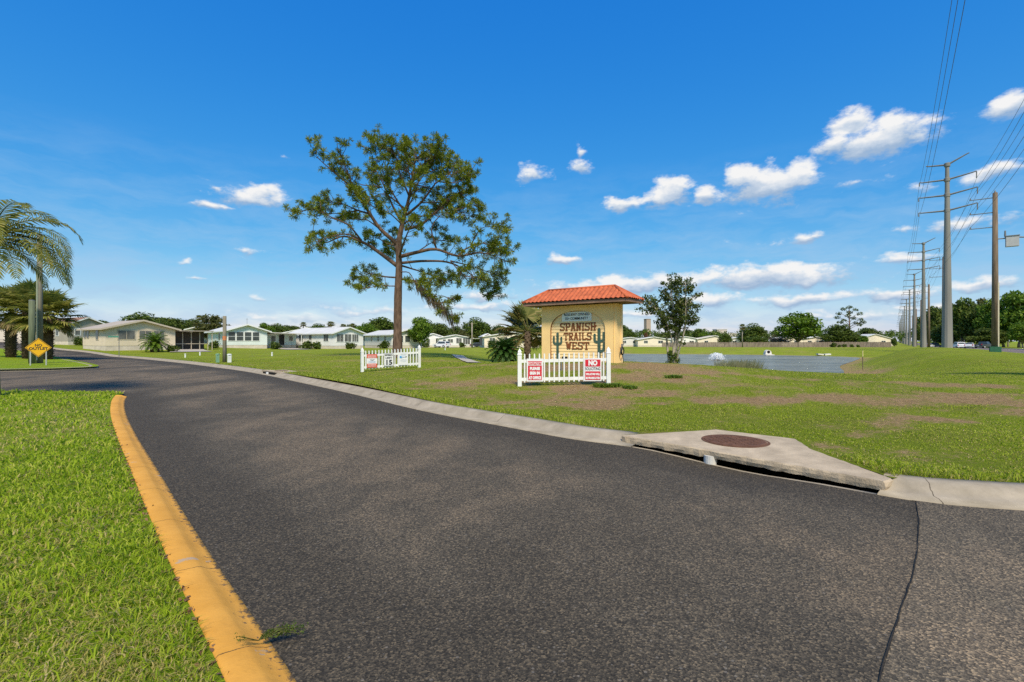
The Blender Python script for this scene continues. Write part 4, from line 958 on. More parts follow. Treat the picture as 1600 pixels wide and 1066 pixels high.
# crepe myrtle
def myrtle():
    Y = 22.3; X = gp(1051,Y); zg = H1(X,Y); pr = random.Random(31); rs = np.random.RandomState(31); k = Y/F/4.444
    t_ = thing('crepe_myrtle', 'small crepe myrtle with several pale trunks at the pond edge', 'tree', (X,Y,zg)); zb = 1.55-(575-533)/F*Y-zg
    def pt(cx, cy, d=0): return Vector(((cx-1290)*k, d, (690-cy)*k+zb))
    stems = [([(1275,700),(1262,600),(1250,450),(1220,320),(1150,230)],.062,.3),([(1290,700),(1300,560),(1312,430),(1290,300),(1270,150)],.07,-.2),([(1300,700),(1320,560),(1345,430),(1400,300),(1440,200)],.062,.25),([(1305,700),(1335,540),(1360,420),(1360,280),(1350,110)],.055,-.5),([(1285,700),(1285,540),(1240,400),(1190,330),(1130,270)],.045,-.6),([(1300,700),(1310,500),(1330,360),(1300,200),(1310,80)],.05,.6)]
    ends = []; side = []
    for path, r0, dep in stems:
        C_ = cat([pt(a,b,dep*i/(len(path)-1)) for i,(a,b) in enumerate(path)], .15); mb = MB(); m_ = len(C_)
        mb.tube([tuple(p) for p in C_], [r0*(1-.75*i/(m_-1)) for i in range(m_)], 8)
        for i in range(int(m_*.5), m_, 1):
            b = Vector(C_[i]); 
            for _ in range(2):
                d = Vector((pr.gauss(0,.8), pr.gauss(0,.8), pr.gauss(.35,.45))).normalized(); l_ = pr.uniform(.25,.75); e = b+d*l_; mb.tube([b,b.lerp(e,.5)+Vector((0,0,-.02)),e],[.012,.009,.004],4,False); ends += [tuple(b.lerp(e,q)) for q in (.5,.8,1.0)]
        mb.build('trunk', BARKM, t_, True)
    V = leaf_cloud(ends, [pr.uniform(.10,.2) for _ in ends], [int(pr.uniform(14,30)) for _ in ends], .05, rs, .9)
    ff, sz = np_quads(V); mesh_np('crown', V, ff, sz, LEAF_MYRTLE, t_)
    sk = [(pr.gauss(0,.14), pr.gauss(0,.12), pr.uniform(.02,.6)) for _ in range(46)]; V = leaf_cloud(sk, [.12]*46, [26]*46, .04, rs)
    ff, sz = np_quads(V); mesh_np('base_shoots', V, ff, sz, LEAF_OAK, t_)
myrtle()

# background trees -------------------------------------------------------------
PROTO = {}
def bg_tree(label, px, Y, top, wpx, kind='oak', seed=0, group='background trees', z=None):
    """px: place across, top: height above eye level as seen, Y: distance"""
    x = gp(px, Y); zg = H1(x, Y) if z is None else z; h = 1.55+(533-top)/F*Y-zg; r = wpx/2/F*Y
    key = (kind, seed % 3)
    if key not in PROTO:
        mt, args = {'oak': (LEAF_OAK, dict(nblob=60, per=110, leaf=.30, crown0=.16, gap=.95)), 'lime': (LEAF_LIME, dict(nblob=60, per=110, leaf=.30, crown0=.15, gap=.85)), 'dark': (LEAF_DARK, dict(nblob=56, per=110, leaf=.3, crown0=.10)),
                    'olive': (LEAF_OLIVE, dict(nblob=50, per=100, leaf=.32, crown0=.15, gap=.85)), 'rust': (LEAF_RUST, dict(nblob=30, per=70, leaf=.35, crown0=.12, gap=.9)), 'brown': (LEAF_BROWN, dict(nblob=40, per=60, leaf=.3, crown0=.1, gap=.8)),
                    'open': (LEAF_DARK, dict(nblob=30, per=60, leaf=.26, crown0=.5, gap=.62, bark=BARK))}[kind]
        t_ = tree_mesh(10, 5, 100+seed % 3*17+hash(kind) % 1 + len(kind)*7, leafmat=mt, label=label, group=group, **args); PROTO[key] = t_
    else: t_ = copy_tree(PROTO[key], label=label)
    t_.location = (x, Y, zg); t_.rotation_euler = (0,0,seed*1.3); t_.scale = (r/5, r/5, h/10); return t_
BG = [("dense oak behind the beige mobile home's roof",228,118,490,84,'oak',0),("dark oak right of the oak behind the beige mobile home",272,112,495,60,'dark',1),("olive broad tree behind the short marker pole",330,104,489,62,'olive',2),("low dark tree at the left end behind the blue-trimmed mobile home",300,120,498,34,'dark',0),
 ("round tree behind the beige mobile home's left end",196,125,502,46,'oak',1),
 ("rounded tree peeking over the white mobile home's left end",462,190,509,44,'dark',2),("green tree over the middle of the white mobile home's roof",500,185,507,52,'oak',0),("dark tree behind the white mobile home's ridge",548,190,506,50,'dark',1),("full oak left of the tall pine's trunk",594,170,496,66,'oak',2),
 ("bright green tree right of the tall pine's trunk",656,96,494,44,'lime',0),("dark round tree behind the white estate car",686,165,503,46,'dark',1),("low bushy tree left of the tall palm behind the carport",712,170,510,44,'oak',2),("big dark oak behind the carport with the dark car",745,160,498,58,'oak',0),("dark tree right of the big oak near the fan palm",782,160,508,46,'dark',2),
 ("pale olive tree between the oaks behind the white houses",722,150,514,28,'olive',1),("dark hedge tree behind the fan palm",812,150,505,50,'dark',0),
 ("small round tree left of the tan tower block",985,230,515,22,'oak',1),("bushy tree just right of the entrance sign on the skyline",972,260,508,34,'oak',2),("rusty red tree below the tan tower block",1009,215,518,11,'rust',0),("dark round tree left of the crepe myrtle's trunks",1031,215,520,22,'dark',1),("green tree seen between the crepe myrtle's trunks",1062,230,518,30,'oak',0),("round tree right of the crepe myrtle",1092,240,514,30,'oak',2),
 ("bushy green tree beside the skinny fan palm over the plank fence",1178,185,507,50,'oak',0),("low brown leafless thicket behind the plank fence",1217,170,520,44,'brown',1),("big billowing green tree rising above the plank fence",1247,160,485,74,'lime',1),("dark bushy tree right of the big billowing tree",1312,175,507,54,'dark',2),("low green bush under the big billowing tree",1185,165,525,36,'oak',1),
 ("olive scrub left of the thin pine",1322,190,520,34,'olive',0),("dark tree right of the thin pine",1357,240,512,38,'dark',0),("lone small bush tree at the end of the plank fence",1397,135,528,11,'oak',2),("green tree top over the mint home's right end",432,150,506,40,'oak',1),("dark tree between the mint home and the white home",447,170,508,40,'dark',0),("tall oak over the gap left of the white home",415,140,504,34,'lime',2),("bushy tree behind the white home's right end",572,150,503,40,'lime',1),("olive tree behind the grey home's left end",585,200,505,40,'olive',0),
 ("broad tree rising behind the small white gabled home",668,200,501,50,'oak',0),("bright tree behind the slim pole",752,175,506,34,'lime',0),("wide tree behind the cream home left of the sign",835,140,506,50,'oak',1),("broad dark tree behind the brown-roofed taupe home",160,130,500,54,'dark',2),("pale bright tree behind the beige home's ridge",252,140,496,40,'lime',2),("leafy tree at the far left behind the cream homes",100,150,500,60,'oak',0),
 ("small lime tree left of the stepped far building",1100,205,517,22,'lime',1),("shrubby tree right of the rusty red tree",1046,200,522,20,'olive',2),("leafy shrub tree over the plank fence's left end",1133,176,521,24,'oak',0),("low dark tree under the thin pine",1337,172,521,24,'dark',1),("lime bush tree left of the plank fence's last home",1350,168,524,18,'lime',2)]
for b in BG: bg_tree(*b)
RT = [("shadowy oak beside the second steel power pole",1462,215,478,46,'dark',0),("oak left of the big steel power pole's foot",1448,250,490,36,'oak',1),("tall oak just right of the big steel power pole",1503,170,466,60,'oak',2),("dark oak behind the white parked cars",1532,165,472,54,'dark',1),("bright oak left of the brown wooden power pole",1553,158,466,50,'lime',2),("broad oak right of the brown wooden power pole",1592,150,452,70,'lime',0),("dark oak at the right edge of the picture",1632,146,458,64,'oak',1),
 ("low dark oak filling behind the white parked cars",1517,190,492,70,'dark',2),("low oak filling behind the brown wooden power pole",1568,176,490,70,'oak',0),("tall bare-topped olive tree above the parked cars",1540,195,459,44,'olive',0),("olive tree above the brown wooden power pole",1575,192,456,40,'olive',1),("bright bush at the foot of the trees at the right edge",1598,142,500,44,'lime',1),("low shrub tree behind the dark pickup",1545,152,512,56,'dark',0),("low shrub tree at the far end of the oak row",1440,290,503,26,'dark',1),("low shrub between the white cars and the big steel pole",1482,180,505,50,'dark',2)]
for b in RT: bg_tree(*b, group='oaks across the main road')
# thin pine on the skyline
Y_ = 185; x_ = gp(1327,Y_); zg = H1(x_,Y_)
t_ = thing('pine_tree', 'thin-trunked lone pine with a tufted crown on the right skyline', 'tree', (x_,Y_,zg)); hh = 1.55+(533-478)/F*Y_-zg
mb = MB(); mb.tube([(0,0,-.3),(.1,0,hh*.5),(-.1,0,hh*.95)], [.32,.25,.1], 8); cs = []; rs = np.random.RandomState(8)
for a, b in ((-3.6,.72),(-2.6,.82),(-1.2,.93),(.2,.97),(1.6,.9),(2.6,.8),(4.2,.66),(5.0,.6),(4.0,.54),(-2.2,.64),(-1.4,.52),(1.8,.7),(3.2,.58),(-3.0,.6),(.4,.84),(-.8,.76)):
    cs.append((a, rs.uniform(-2,2), hh*b)); mb.tube([(0,0,hh*(b-.12)), (a*.6,cs[-1][1]*.6,hh*(b-.03)), cs[-1]], [.1,.07,.03], 5)
mb.build('trunk', BARK, t_, True); V = leaf_cloud(cs, [1.15]*len(cs), [90]*len(cs), .24, rs, .6); ff, sz = np_quads(V); mesh_np('crown', V, ff, sz, LEAF_DARK, t_)
# distant palms
FP = [("skinny fan palm rising behind the plank fence by the pond",1160,150,506,14,.7),("tall palm behind the white mobile home's carport",474,150,503,14,.9),("taller feathery palm above the white mobile home's roof",517,160,502,18,1.0),("palm left of the full oak near the tall pine",536,180,506,13,.9),("short palm next to the full oak near the tall pine",551,178,505,14,.9),("palm standing by the slim pole at the carport",738,118,524,22,.9),("left one of two skyline palms behind the beige mobile home",311,125,492,16,.9),("skyline palm over the pale green roof behind the estate car",705,190,514,15,.9)]
fp0 = None
for lab, px, Y, top, w_, s_ in FP:
    x = gp(px,Y); zg = H1(x,Y); h = 1.55+(533-top)/F*Y-zg
    if fp0 is None:
        fp0 = fan_palm(lab, (x,Y,zg), 9, 77, 26, .8, .75, .17, FROND, False, 'fan_palm', .2, 'distant palms on the skyline', -60, None, .5); o = fp0
    else: o = copy_tree(fp0, label=lab)
    o.location = (x,Y,zg); o.scale = (w_/F*Y/3.0,)*2+((h)/10.3,); o.rotation_euler = (0,0,px)
# far wood: one mass
rs = np.random.RandomState(44); cs = []; rr = []
for i in range(620):
    px = rs.uniform(-150, 1480); Y = rs.uniform(330, 560) if px > 300 else rs.uniform(260, 420)
    x = gp(px,Y); tp = 516+6*float(fbm(np.array([px*.03]), np.array([1.]), 3)[0])-5 if px > 900 else 517+5*float(fbm(np.array([px*.04]), np.array([1.]), 3)[0])
    ztop = 1.55+(533-tp)/F*Y; b = float(RZ(x, Y)); h = rs.uniform(.25,1)**.7; r_ = rs.uniform(2.6,4.6)*Y/400
    cs.append((x,Y,b+(ztop-b)*h-r_*.7)); rr.append(r_)
V = leaf_cloud(cs, rr, [64]*len(cs), .85, rs, .8); ff, sz = np_quads(V); tag(mesh_np('far_wood', V, ff, sz, LEAF_OAK), 'far dark band of woodland along the skyline', 'woodland', kind='stuff')

# ------------------------------------------------------------------ mobile homes
def sid(name, c, dirt=None):
    if name in MATS: return MATS[name]
    m = bpy.data.materials.new(name); t = nt(m); v = coords(t); sx = N(t, 'ShaderNodeSeparateXYZ'); t.links.new(v, sx.inputs[0])
    fr = math_(t, 'FRACT', math_(t, 'MULTIPLY', sx.outputs[2], 5.0)); n1 = noise(t, v, .8, 6)
    col = ramp(t, n1, [(.3, [x*.86 for x in c]), (.7, c)]); col = mixc(t, math_(t, 'MULTIPLY', math_(t, 'LESS_THAN', fr, .12), .25), col, [x*.5 for x in c])
    finish(t, col, .7, .25, fr, .3, .02); MATS[name] = m; return m
ROOFW = pm('white_metal_roof', (.62,.60,.55), .1, .6, .6, .3, .1, 3, dirt=(.48,.45,.4)); ROOFG = pm('grey_shingle_roof', (.22,.21,.2), .2, 1.5, .9, .2, .3, 12); ROOFT = pm('brown_red_shingle_roof', (.27,.15,.10), .2, 1.5, .9, .2, .3, 12)
SKIRT = pm('skirting_block', (.60,.52,.42), .15, 1.5, .9, .2, .3, 6)
def home(label, loc, rz, W_, L_, zw, zr, wall, roof, wins=(), doors=(), carport=None, porch=None, chimney=False, trim=WHITE, ov=.4, skirt=.55, group='mobile homes around the lawn', winglass=GLASSL, split=0.0):
    t_ = thing('mobile_home', label, 'mobile home', loc, rz, group); h2 = W_/2; rx = split
    zap = lambda x: zr-(zr-zw)*(abs(x-rx)/(h2-rx if x > rx else h2+rx))
    mb = MB(); mb.add([(-h2,0,skirt),(h2,0,skirt),(h2,0,zw),(rx,0,zr),(-h2,0,zw),(-h2,L_,skirt),(h2,L_,skirt),(h2,L_,zw),(rx,L_,zr),(-h2,L_,zw)], [(0,1,2,3,4),(5,9,8,7,6),(0,4,9,5),(1,6,7,2)]); mb.build('wall', wall, t_)
    MB().box((0,L_/2,skirt/2-.3), (W_-.05,L_-.05,skirt+.6)).build('skirting', SKIRT, t_)
    cl, cr = (carport or (0,0,0,0,0))[:1], None
    def slope(x0, z0, x1, z1, y0, y1, th=.14):
        return [(x0,y0,z0),(x1,y0,z1),(x1,y1,z1),(x0,y1,z0),(x0,y0,z0+th),(x1,y0,z1+th),(x1,y1,z1+th),(x0,y1,z0+th)], [(0,3,2,1),(4,5,6,7),(0,1,5,4),(1,2,6,5),(2,3,7,6),(3,0,4,7)]
    kl = (zr-zw)/(h2+rx); kr = (zr-zw)/(h2-rx); mb = MB()
    mb.add(*slope(-h2-ov, zw-kl*ov+.01, rx, zr+.01, -ov, L_+ov)); mb.add(*slope(rx, zr+.01, h2+ov, zw-kr*ov+.01, -ov, L_+ov)); rf = mb.build('roof', roof, t_)
    mb = MB(); mb.add(*slope(-h2-ov-.02, zw-kl*ov-.03, rx, zr-.03, -ov-.03, -ov-.002, .2)); mb.add(*slope(rx, zr-.03, h2+ov+.02, zw-kr*ov-.03, -ov-.03, -ov-.002, .2)); mb.box((-h2-ov-.015,L_/2,zw-kl*ov+.06), (.03,L_+2*ov,.18)); mb.build('fascia', trim, rf)
    if chimney: MB().box((rx+1,L_*.5,zr), (.4,.4,.8)).build('vent', STEEL, rf)
    def fpos(face, u, z): return {'F': ((u,-.0,z),0), 'L': ((-h2,u,z),R(-90)), 'R': ((h2,u,z),R(90))}[face]
    def onface(face, u, z, w_, h_, out, th):
        if face == 'F': return (u, -out, z), (w_, th, h_)
        s_ = -1 if face == 'L' else 1; return (s_*(h2+out), u, z), (th, w_, h_)
    for face, u, z0, w_, h_, nc, nr in wins:
        c_, d_ = onface(face, u, z0+h_/2, w_+.14, h_+.14, .02, .05); fr = MB().box(c_, d_).build('window', trim, t_); mb = MB()
        for i in range(nc):
            for j in range(nr):
                cw, ch = w_/nc, h_/nr; c_, d_ = onface(face, u-w_/2+cw*(i+.5), z0+ch*(j+.5), cw-.07, ch-.06, .05, .02); mb.box(c_, d_)
        mb.build('pane', winglass, fr)
    for face, u, w_, h_, mt in doors:
        c_, d_ = onface(face, u, skirt+h_/2, w_+.12, h_+.06, .02, .05); dd = MB().box(c_, d_).build('door', trim, t_); c_, d_ = onface(face, u, skirt+h_/2, w_, h_, .05, .02); MB().box(c_, d_).build('door_leaf', mt, dd)
    if carport:
        side_, cw, y0, y1, zl, dark = carport; s_ = 1 if side_ == 'R' else -1; ze = zw-(kr if s_ > 0 else kl)*ov-.05; xa_, xb_ = s_*(h2+.05), s_*(h2+cw)
        mb = MB(); a_, b_ = sorted(((xa_, ze), (xb_, zl))); mb.add(*slope(a_[0], a_[1], b_[0], b_[1], y0, y1, .1)); cp = mb.build('carport_roof', roof, t_)
        if dark: MB().box((s_*(h2+(cw-.5)/2+.1), (y0+y1)/2+.9, 1.1), (cw-.7, y1-y0-1.6, 2.5)).build('screen_room', dark, t_)  # solid box; its dark colour stands for the shaded inside of the lanai
        if dark:
            mbs = MB()
            for k_ in range(5): mbs.box((s_*(h2+.3+(cw-.7)*k_/4), y0+.86, 1.1), (.09,.05,2.4))
            mbs.box((s_*(h2+(cw-.5)/2+.1), y0+.85, .75), (cw-.8,.05,.08)); mbs.build('screen_frame', trim, t_)
        for yy in np.linspace(y0+.2, y1-.2, 3):
            MB().tube([(xb_-s_*.15,yy,-.3),(xb_-s_*.15,yy,zl)], .05, 6).build('carport_post', trim, cp)
    return t_
BEI = sid('beige_siding', (.78,.65,.47)); CRM = sid('cream_siding', (.84,.73,.57)); WHT = sid('white_siding', (.86,.83,.78)); GRY = sid('grey_siding', (.74,.70,.64)); TAU = sid('taupe_siding', (.40,.36,.29)); MINT = sid('mint_siding', (.76,.82,.77)); LIL = sid('pale_grey_siding', (.82,.79,.76))
DRK = pm('screen_room_shade', (.075,.058,.045), .2, 2, .7, .2, 0); DOORD = pm('dark_door', (.02,.02,.02), .2, 3, .5, .3, 0)
def hx(px, Y): x = gp(px,Y); return (x, Y, H1(x,Y))
# beige home with carport
home('beige mobile home with a low gable, dark carport and bed in front', hx(222,60), R(57), 7.3, 7.5, 2.6, 3.6, BEI, pm('tan_metal_roof', (.42,.35,.27), .1, .8, .7), [('F',-1.6,1.35,1.7,1.05,2,1),('F',.35,1.35,1.3,1.05,2,1),('F',1.8,1.35,1.2,1.05,2,1),('L',2.5,1.3,.8,1.2,1,1),('L',5.6,1.5,.7,.9,1,1),('L',6.6,1.5,.6,.9,1,1)], [], ('R',4.9,.3,7.5,2.45,DRK), None, False, pm('tan_trim', (.52,.44,.33), .1), .5)
x, y, z = hx(226,60); 
# taupe home
home('taupe mobile home with a brown roof between the beige and cream homes', hx(137,76), R(66), 5.0, 13, 3.1, 4.2, TAU, ROOFT, [('F',-1.3,1.5,.7,1.0,1,1),('L',3,1.4,.8,1.1,1,1)], [], None, None, False, WHITE, .35)
home('cream mobile home with dark shutters, farthest along the road at left', hx(92,93), R(68), 6.5, 14, 3.0, 3.7, CRM, pm('pale_tan_roof', (.46,.40,.32), .1), [('F',0,1.3,1.3,1.2,1,2),('F',1.5,1.3,.45,1.2,1,1),('F',-2.2,1.3,.5,1.0,1,1),('L',3,1.4,.8,1.0,1,1)], [('F',-1.2,.8,1.9,DOORD)], None, None, False, WHITE, .3)
home('small white home glimpsed behind the island palms', hx(32,100), R(66), 6, 12, 2.9, 3.6, CRM, ROOFW, [('F',0,1.3,1.2,1.0,2,1)], [], None, None, False, WHITE, .3)
# blue-white home
home('white and mint mobile home with a row of four dark windows', hx(386,80), R(43), 6.2, 13, 2.85, 3.85, MINT, ROOFW, [('F',-2.25,1.25,1.05,1.45,1,2),('F',-1.05,1.25,1.05,1.45,1,2),('F',.15,1.25,1.05,1.45,1,2),('F',1.35,1.25,1.05,1.45,1,2),('L',4.2,1.3,.9,1.3,1,1),('L',9.5,1.4,.9,1.0,1,1)], [('L',7,.9,2.0,WHITE)], ('R',6.0,.3,10,2.45,None), None, False, WHITE, .55, winglass=GLASS)
x_, y_ = gp(420,81.5), 81.5
home('pale blue screened porch room beside the mint mobile home', (gp(440,87),87,H1(gp(440,87),87)), R(43), 5.0, 8, 2.3, 2.6, sid('pale_blue_siding', (.58,.72,.72)), ROOFW, [('F',-1.4,1.2,.8,1.0,1,1),('F',1.6,1.3,.7,.9,1,1)], [('F',0,.9,1.9,DOORD)], None, None, False, WHITE, .3)
# white home with bay of windows
home('white mobile home with a wide bay of windows under its gable', hx(545,86), R(52), 6.0, 15.5, 2.75, 3.75, WHT, ROOFW, [('F',-1.75,1.25,1.35,1.35,2,1),('F',-.2,1.25,1.35,1.35,2,1),('F',1.3,1.25,1.3,1.35,3,1),('L',2.3,1.35,1.5,1.3,2,1),('L',7.5,1.6,1.0,.9,1,1),('L',10.8,1.4,1.4,1.0,2,1)], [], None, None, True, WHITE, .45)
home('grey mobile home directly behind the tall pine', hx(636,96), R(38), 6.5, 14, 2.7, 3.6, GRY, ROOFW, [('F',-1.4,1.2,1.1,1.3,1,1),('F',.1,1.2,1.1,1.3,1,1),('F',1.8,1.2,1.0,1.3,1,1),('L',3,1.4,.9,1.0,1,2),('L',6.5,1.4,.9,1.0,1,2),('L',10,1.4,.9,1.0,1,2)], [], None, None, False, WHITE, .5, winglass=GLASS)
home('small white gabled home behind the white estate car', hx(677,150), R(18), 8.0, 13, 2.9, 4.2, LIL, ROOFW, [('F',-1.5,1.4,1.0,1.1,1,1),('F',1.6,1.3,1.6,1.2,2,1)], [], None, None, False, WHITE, .4)
home('white mobile home with a long carport sheltering the dark car', hx(712,146), R(14), 10.0, 8, 2.75, 3.7, LIL, ROOFW, [('F',-3.4,1.5,.9,.9,1,1),('F',-1.6,1.4,1.6,1.1,2,1),('F',1.0,1.2,1.7,1.6,2,1),('F',3.3,.9,2.2,1.9,3,1)], [], ('R',5.5,.2,7,2.6,None), None, False, WHITE, .4, winglass=GLASSL)
home('cream mobile home seen through the fan palm beside the sign', hx(800,122), R(8), 14, 8, 2.8, 3.9, CRM, ROOFW, [('F',-5,1.3,1.4,1.2,2,1),('F',-1,1.3,1.6,1.2,2,1),('F',3,1.3,1.4,1.2,2,1)], [], None, None, False, WHITE, .4)
home('red-brown shed end right of the carport with the dark car', hx(762,128), R(10), 3.0, 6, 2.9, 3.6, pm('brick_red_wall', (.30,.19,.15), .2, 3), ROOFW, [('F',0,1.4,.9,1.1,1,1)], [], None, None, False, WHITE, .3)
# far row behind the pond
for i, (lab, px, Y, W_, zw, zr, wl, rf) in enumerate((('grey shed-like home at the pond side right of the sign',985,185,9,2.8,3.5,GRY,ROOFW),('low white home across the pond behind the crepe myrtle',1022,180,12,2.6,3.6,CRM,ROOFW),('white home with dark windows right of the crepe myrtle',1072,192,11,2.9,3.9,WHT,ROOFW),('long pale roofed home above the plank fence left of the skinny palm',1117,190,13,2.9,4.2,CRM,pm('cream_roof', (.56,.48,.38), .1)),('small white home at the foot of the skinny palm',1155,188,7,3.0,3.7,WHT,ROOFW),
  ('home with a pale roof below the big billowing tree',1238,178,8,2.9,3.6,CRM,ROOFW),('white roofed home right of the big billowing tree',1275,182,9,2.9,3.7,CRM,ROOFW),('home with a wide pale roof at the far end of the plank fence',1368,215,17,2.7,5.2,CRM,ROOFW),('green roofed hut below the thin pine',1338,178,5,2.2,3.2,sid('green_siding', (.25,.42,.36)),pm('green_roof', (.16,.36,.28), .1)))):
    x = gp(px,Y); home(lab, (x,Y,H1(x,Y)), R(-6+3*i % 9), W_, 8, zw, zr, wl, rf, [('F',-W_*.25,1.3,1.4,1.0,2,1),('F',W_*.2,1.3,1.8,1.0,2,1)], [], None, None, False, WHITE, .4, group='homes across the pond', winglass=GLASS)
# second row of roofs behind
for lab, px, Y, W_, zr, wl in (('white roofed home behind the round oak near the pine',600,150,10,4.6,WHT),('home with a grey roof behind the white mobile home',480,120,11,4.3,GRY),('white roofed home behind the blue-white home',330,105,9,4.3,WHT),('pale roofed home right of the bright green tree',672,175,10,5.2,LIL)):
    x = gp(px,Y); home(lab, (x,Y,H1(x,Y)), R(30), W_, 9, 3.0, zr, wl, ROOFG if 'grey' in lab or 'blue' in lab else ROOFW, [('F',-2,1.4,1.2,1.0,2,1)], [], None, None, False, WHITE, .4)
# tower and far building
Y_ = 480; x_ = gp(1011.5,Y_); t_ = thing('tower_block', 'plain tan tower block on the skyline right of the entrance sign', 'tower', (x_,Y_,-1.5), R(20))
MB().box((0,0,12.2), (5.0,4.4,24.4)).build('wall', pm('tan_tower_wall', (.40,.31,.25), .1, .3, .9), t_); MB().box((0,0,24.7), (5.3,4.7,.6)).build('parapet', pm('brown_parapet', (.28,.2,.16), .1), t_)
Y_ = 560; x_ = gp(1130,Y_); t_ = thing('far_building', 'long stepped pale building on the distant skyline', 'building', (x_,Y_,-1.5), R(4))
mb = MB(); mb.box((-10,0,7),(20,14,14)); mb.box((6,2,6),(16,14,12)); mb.box((-2,4,8),(12,10,16.5)); mb.box((16,0,4.5),(10,12,9)); mb.build('wall', pm('far_pale_wall', (.50,.44,.38), .1, .2, .9), t_)
mb = MB()
for i in range(9): mb.box((-18+2*i,-7.05,11),(1.2,.1,1.4)); mb.box((-18+2*i,-7.05,7.5),(1.2,.1,1.4))
mb.build('window', GLASS, t_); MB().box((-2,4,16.6),(13,11,.6)).build('roof', ROOFW, t_)

# plank fence beyond the pond
PL = pm('grey_planks', (.23,.18,.14), .5, 1.5, .9, .15, .4, 6, stretch=(4,4,.4))
def plank_fence(label, pts, h):
    a = pts[0]; t_ = thing('plank_fence', label, 'fence', (a[0],a[1],H1(*a)), 0); pr = random.Random(3); mb = MB(); ps = MB(); ox, oy, oz = t_.location
    for (ax, ay), (bx, by) in zip(pts[:-1], pts[1:]):
        L_ = math.dist((ax,ay),(bx,by)); n = int(L_/.32); rz = math.atan2(by-ay, bx-ax); xs = np.linspace(ax,bx,n); ys_ = np.linspace(ay,by,n); zs = H(xs, ys_)
        for i in range(n): hh = h*pr.uniform(.94,1.03); mb.box((xs[i]-ox, ys_[i]-oy, zs[i]-oz+hh/2), (.29, .03+.012*(i % 2), hh), rz)
        for i in range(0, n, 8): ps.box((xs[i]-ox, ys_[i]-oy+.09, zs[i]-oz+h*.5), (.12,.12,h*1.02), rz)
    mb.build('board_panel', PL, t_); ps.build('post', WOODP, t_)
plank_fence('long weathered plank fence across the far bank of the pond', [(gp(1035,170),170),(gp(1150,160),160),(gp(1260,152),152),(gp(1330,150),150),(gp(1392,152),152)], 1.65)
# bushes at the fence
hb = None
for i, (lab, px, s_) in enumerate((('dark clipped bush against the right part of the plank fence',1302,1.4),('small bush right of the dark clipped bush at the plank fence',1311,.8),('round bush left of the stake at the plank fence',1319,1.0),('round bush near the end of the plank fence',1331,.9),('last little bush at the end of the plank fence',1341,.8))):
    Y = 148; x = gp(px,Y)
    if hb is None:
        hb = thing('bush', lab, 'bush', (x,Y,H1(x,Y)), 0, 'bushes along the plank fence'); rs = np.random.RandomState(5); cs = [(rs.uniform(-.5,.5),rs.uniform(-.4,.4),rs.uniform(.2,.8)) for _ in range(9)]
        V = leaf_cloud(cs, [.4]*9, [60]*9, .12, rs); ff, sz = np_quads(V); mesh_np('foliage', V, ff, sz, LEAF_DARK, hb); MB().tube([(0,0,-.1),(0,0,.5)],[.06,.03],6).build('stem', BARKG, hb); o = hb
    else: o = copy_tree(hb, label=lab)
    o.location = (x,Y,H1(x,Y)); o.scale = (s_,s_,s_); o.rotation_euler = (0,0,i)

# foundation shrubs along the homes
sh0 = None
for i, (lab, px, Y, s_, mt) in enumerate((('clipped dark bush under the bay windows of the white home',548,83,1.1,0),('low hedge bush along the long wall of the white home, left one',478,80,1.3,0),('low hedge bush along the long wall of the white home, right one',493,80.5,1.2,0),('rounded shrub by the dark porch door of the mint home',431,77,1.2,0),('shrub left of the carport screen of the beige home',270,57.5,.8,0),('grey-green shrub at the corner of the mint home',333,74,1.1,0),
  ('bushy shrub before the cream home at left',84,84,1.5,0),('shrub against the taupe home',127,72,1.2,0),('shrub by the grey home behind the pine',600,90,1.4,0),('small shrub by the small white gabled home',664,130,1.5,0),('shrub before the carport of the dark car',722,138,1.4,0),('dense shrub at the cream home left of the sign',770,116,1.6,0))):
    x = gp(px,Y); o = copy_tree(hb, label=lab); o['group'] = 'shrubs planted by the homes'; o.location = (x,Y,H1(x,Y)); o.scale = (s_*1.2,s_*1.1,s_); o.rotation_euler = (0,0,i*1.7)
def slab_path(name, label, pts, wd):
    mb = MB(); pa = cat(pts, 1.0); q = offset(pa, wd/2); r_ = offset(pa, -wd/2); V = []
    for a, b in zip(q, r_): V += [(a[0],a[1],H1(*a)+.06),(b[0],b[1],H1(*b)+.06)]
    mb.add(V, [(2*i,2*i+1,2*i+3,2*i+2) for i in range(len(q)-1)]); tag(mb.build(name, CONCW), label, name.replace('_',' '), kind='structure')
slab_path('driveway', 'pale concrete driveway under the beige home carport', [(gp(300,57),57),(gp(292,63),63),(gp(286,70),70)], 4.2)
slab_path('driveway', 'pale concrete driveway at the right of the mint home', [(gp(470,74),74),(gp(452,80),80),(gp(442,92),92)], 4.0)
slab_path('driveway', 'pale drive where the white estate car stands', [(gp(640,112),112),(gp(690,124),124),(gp(712,134),134),(gp(750,138),138)], 4.2)
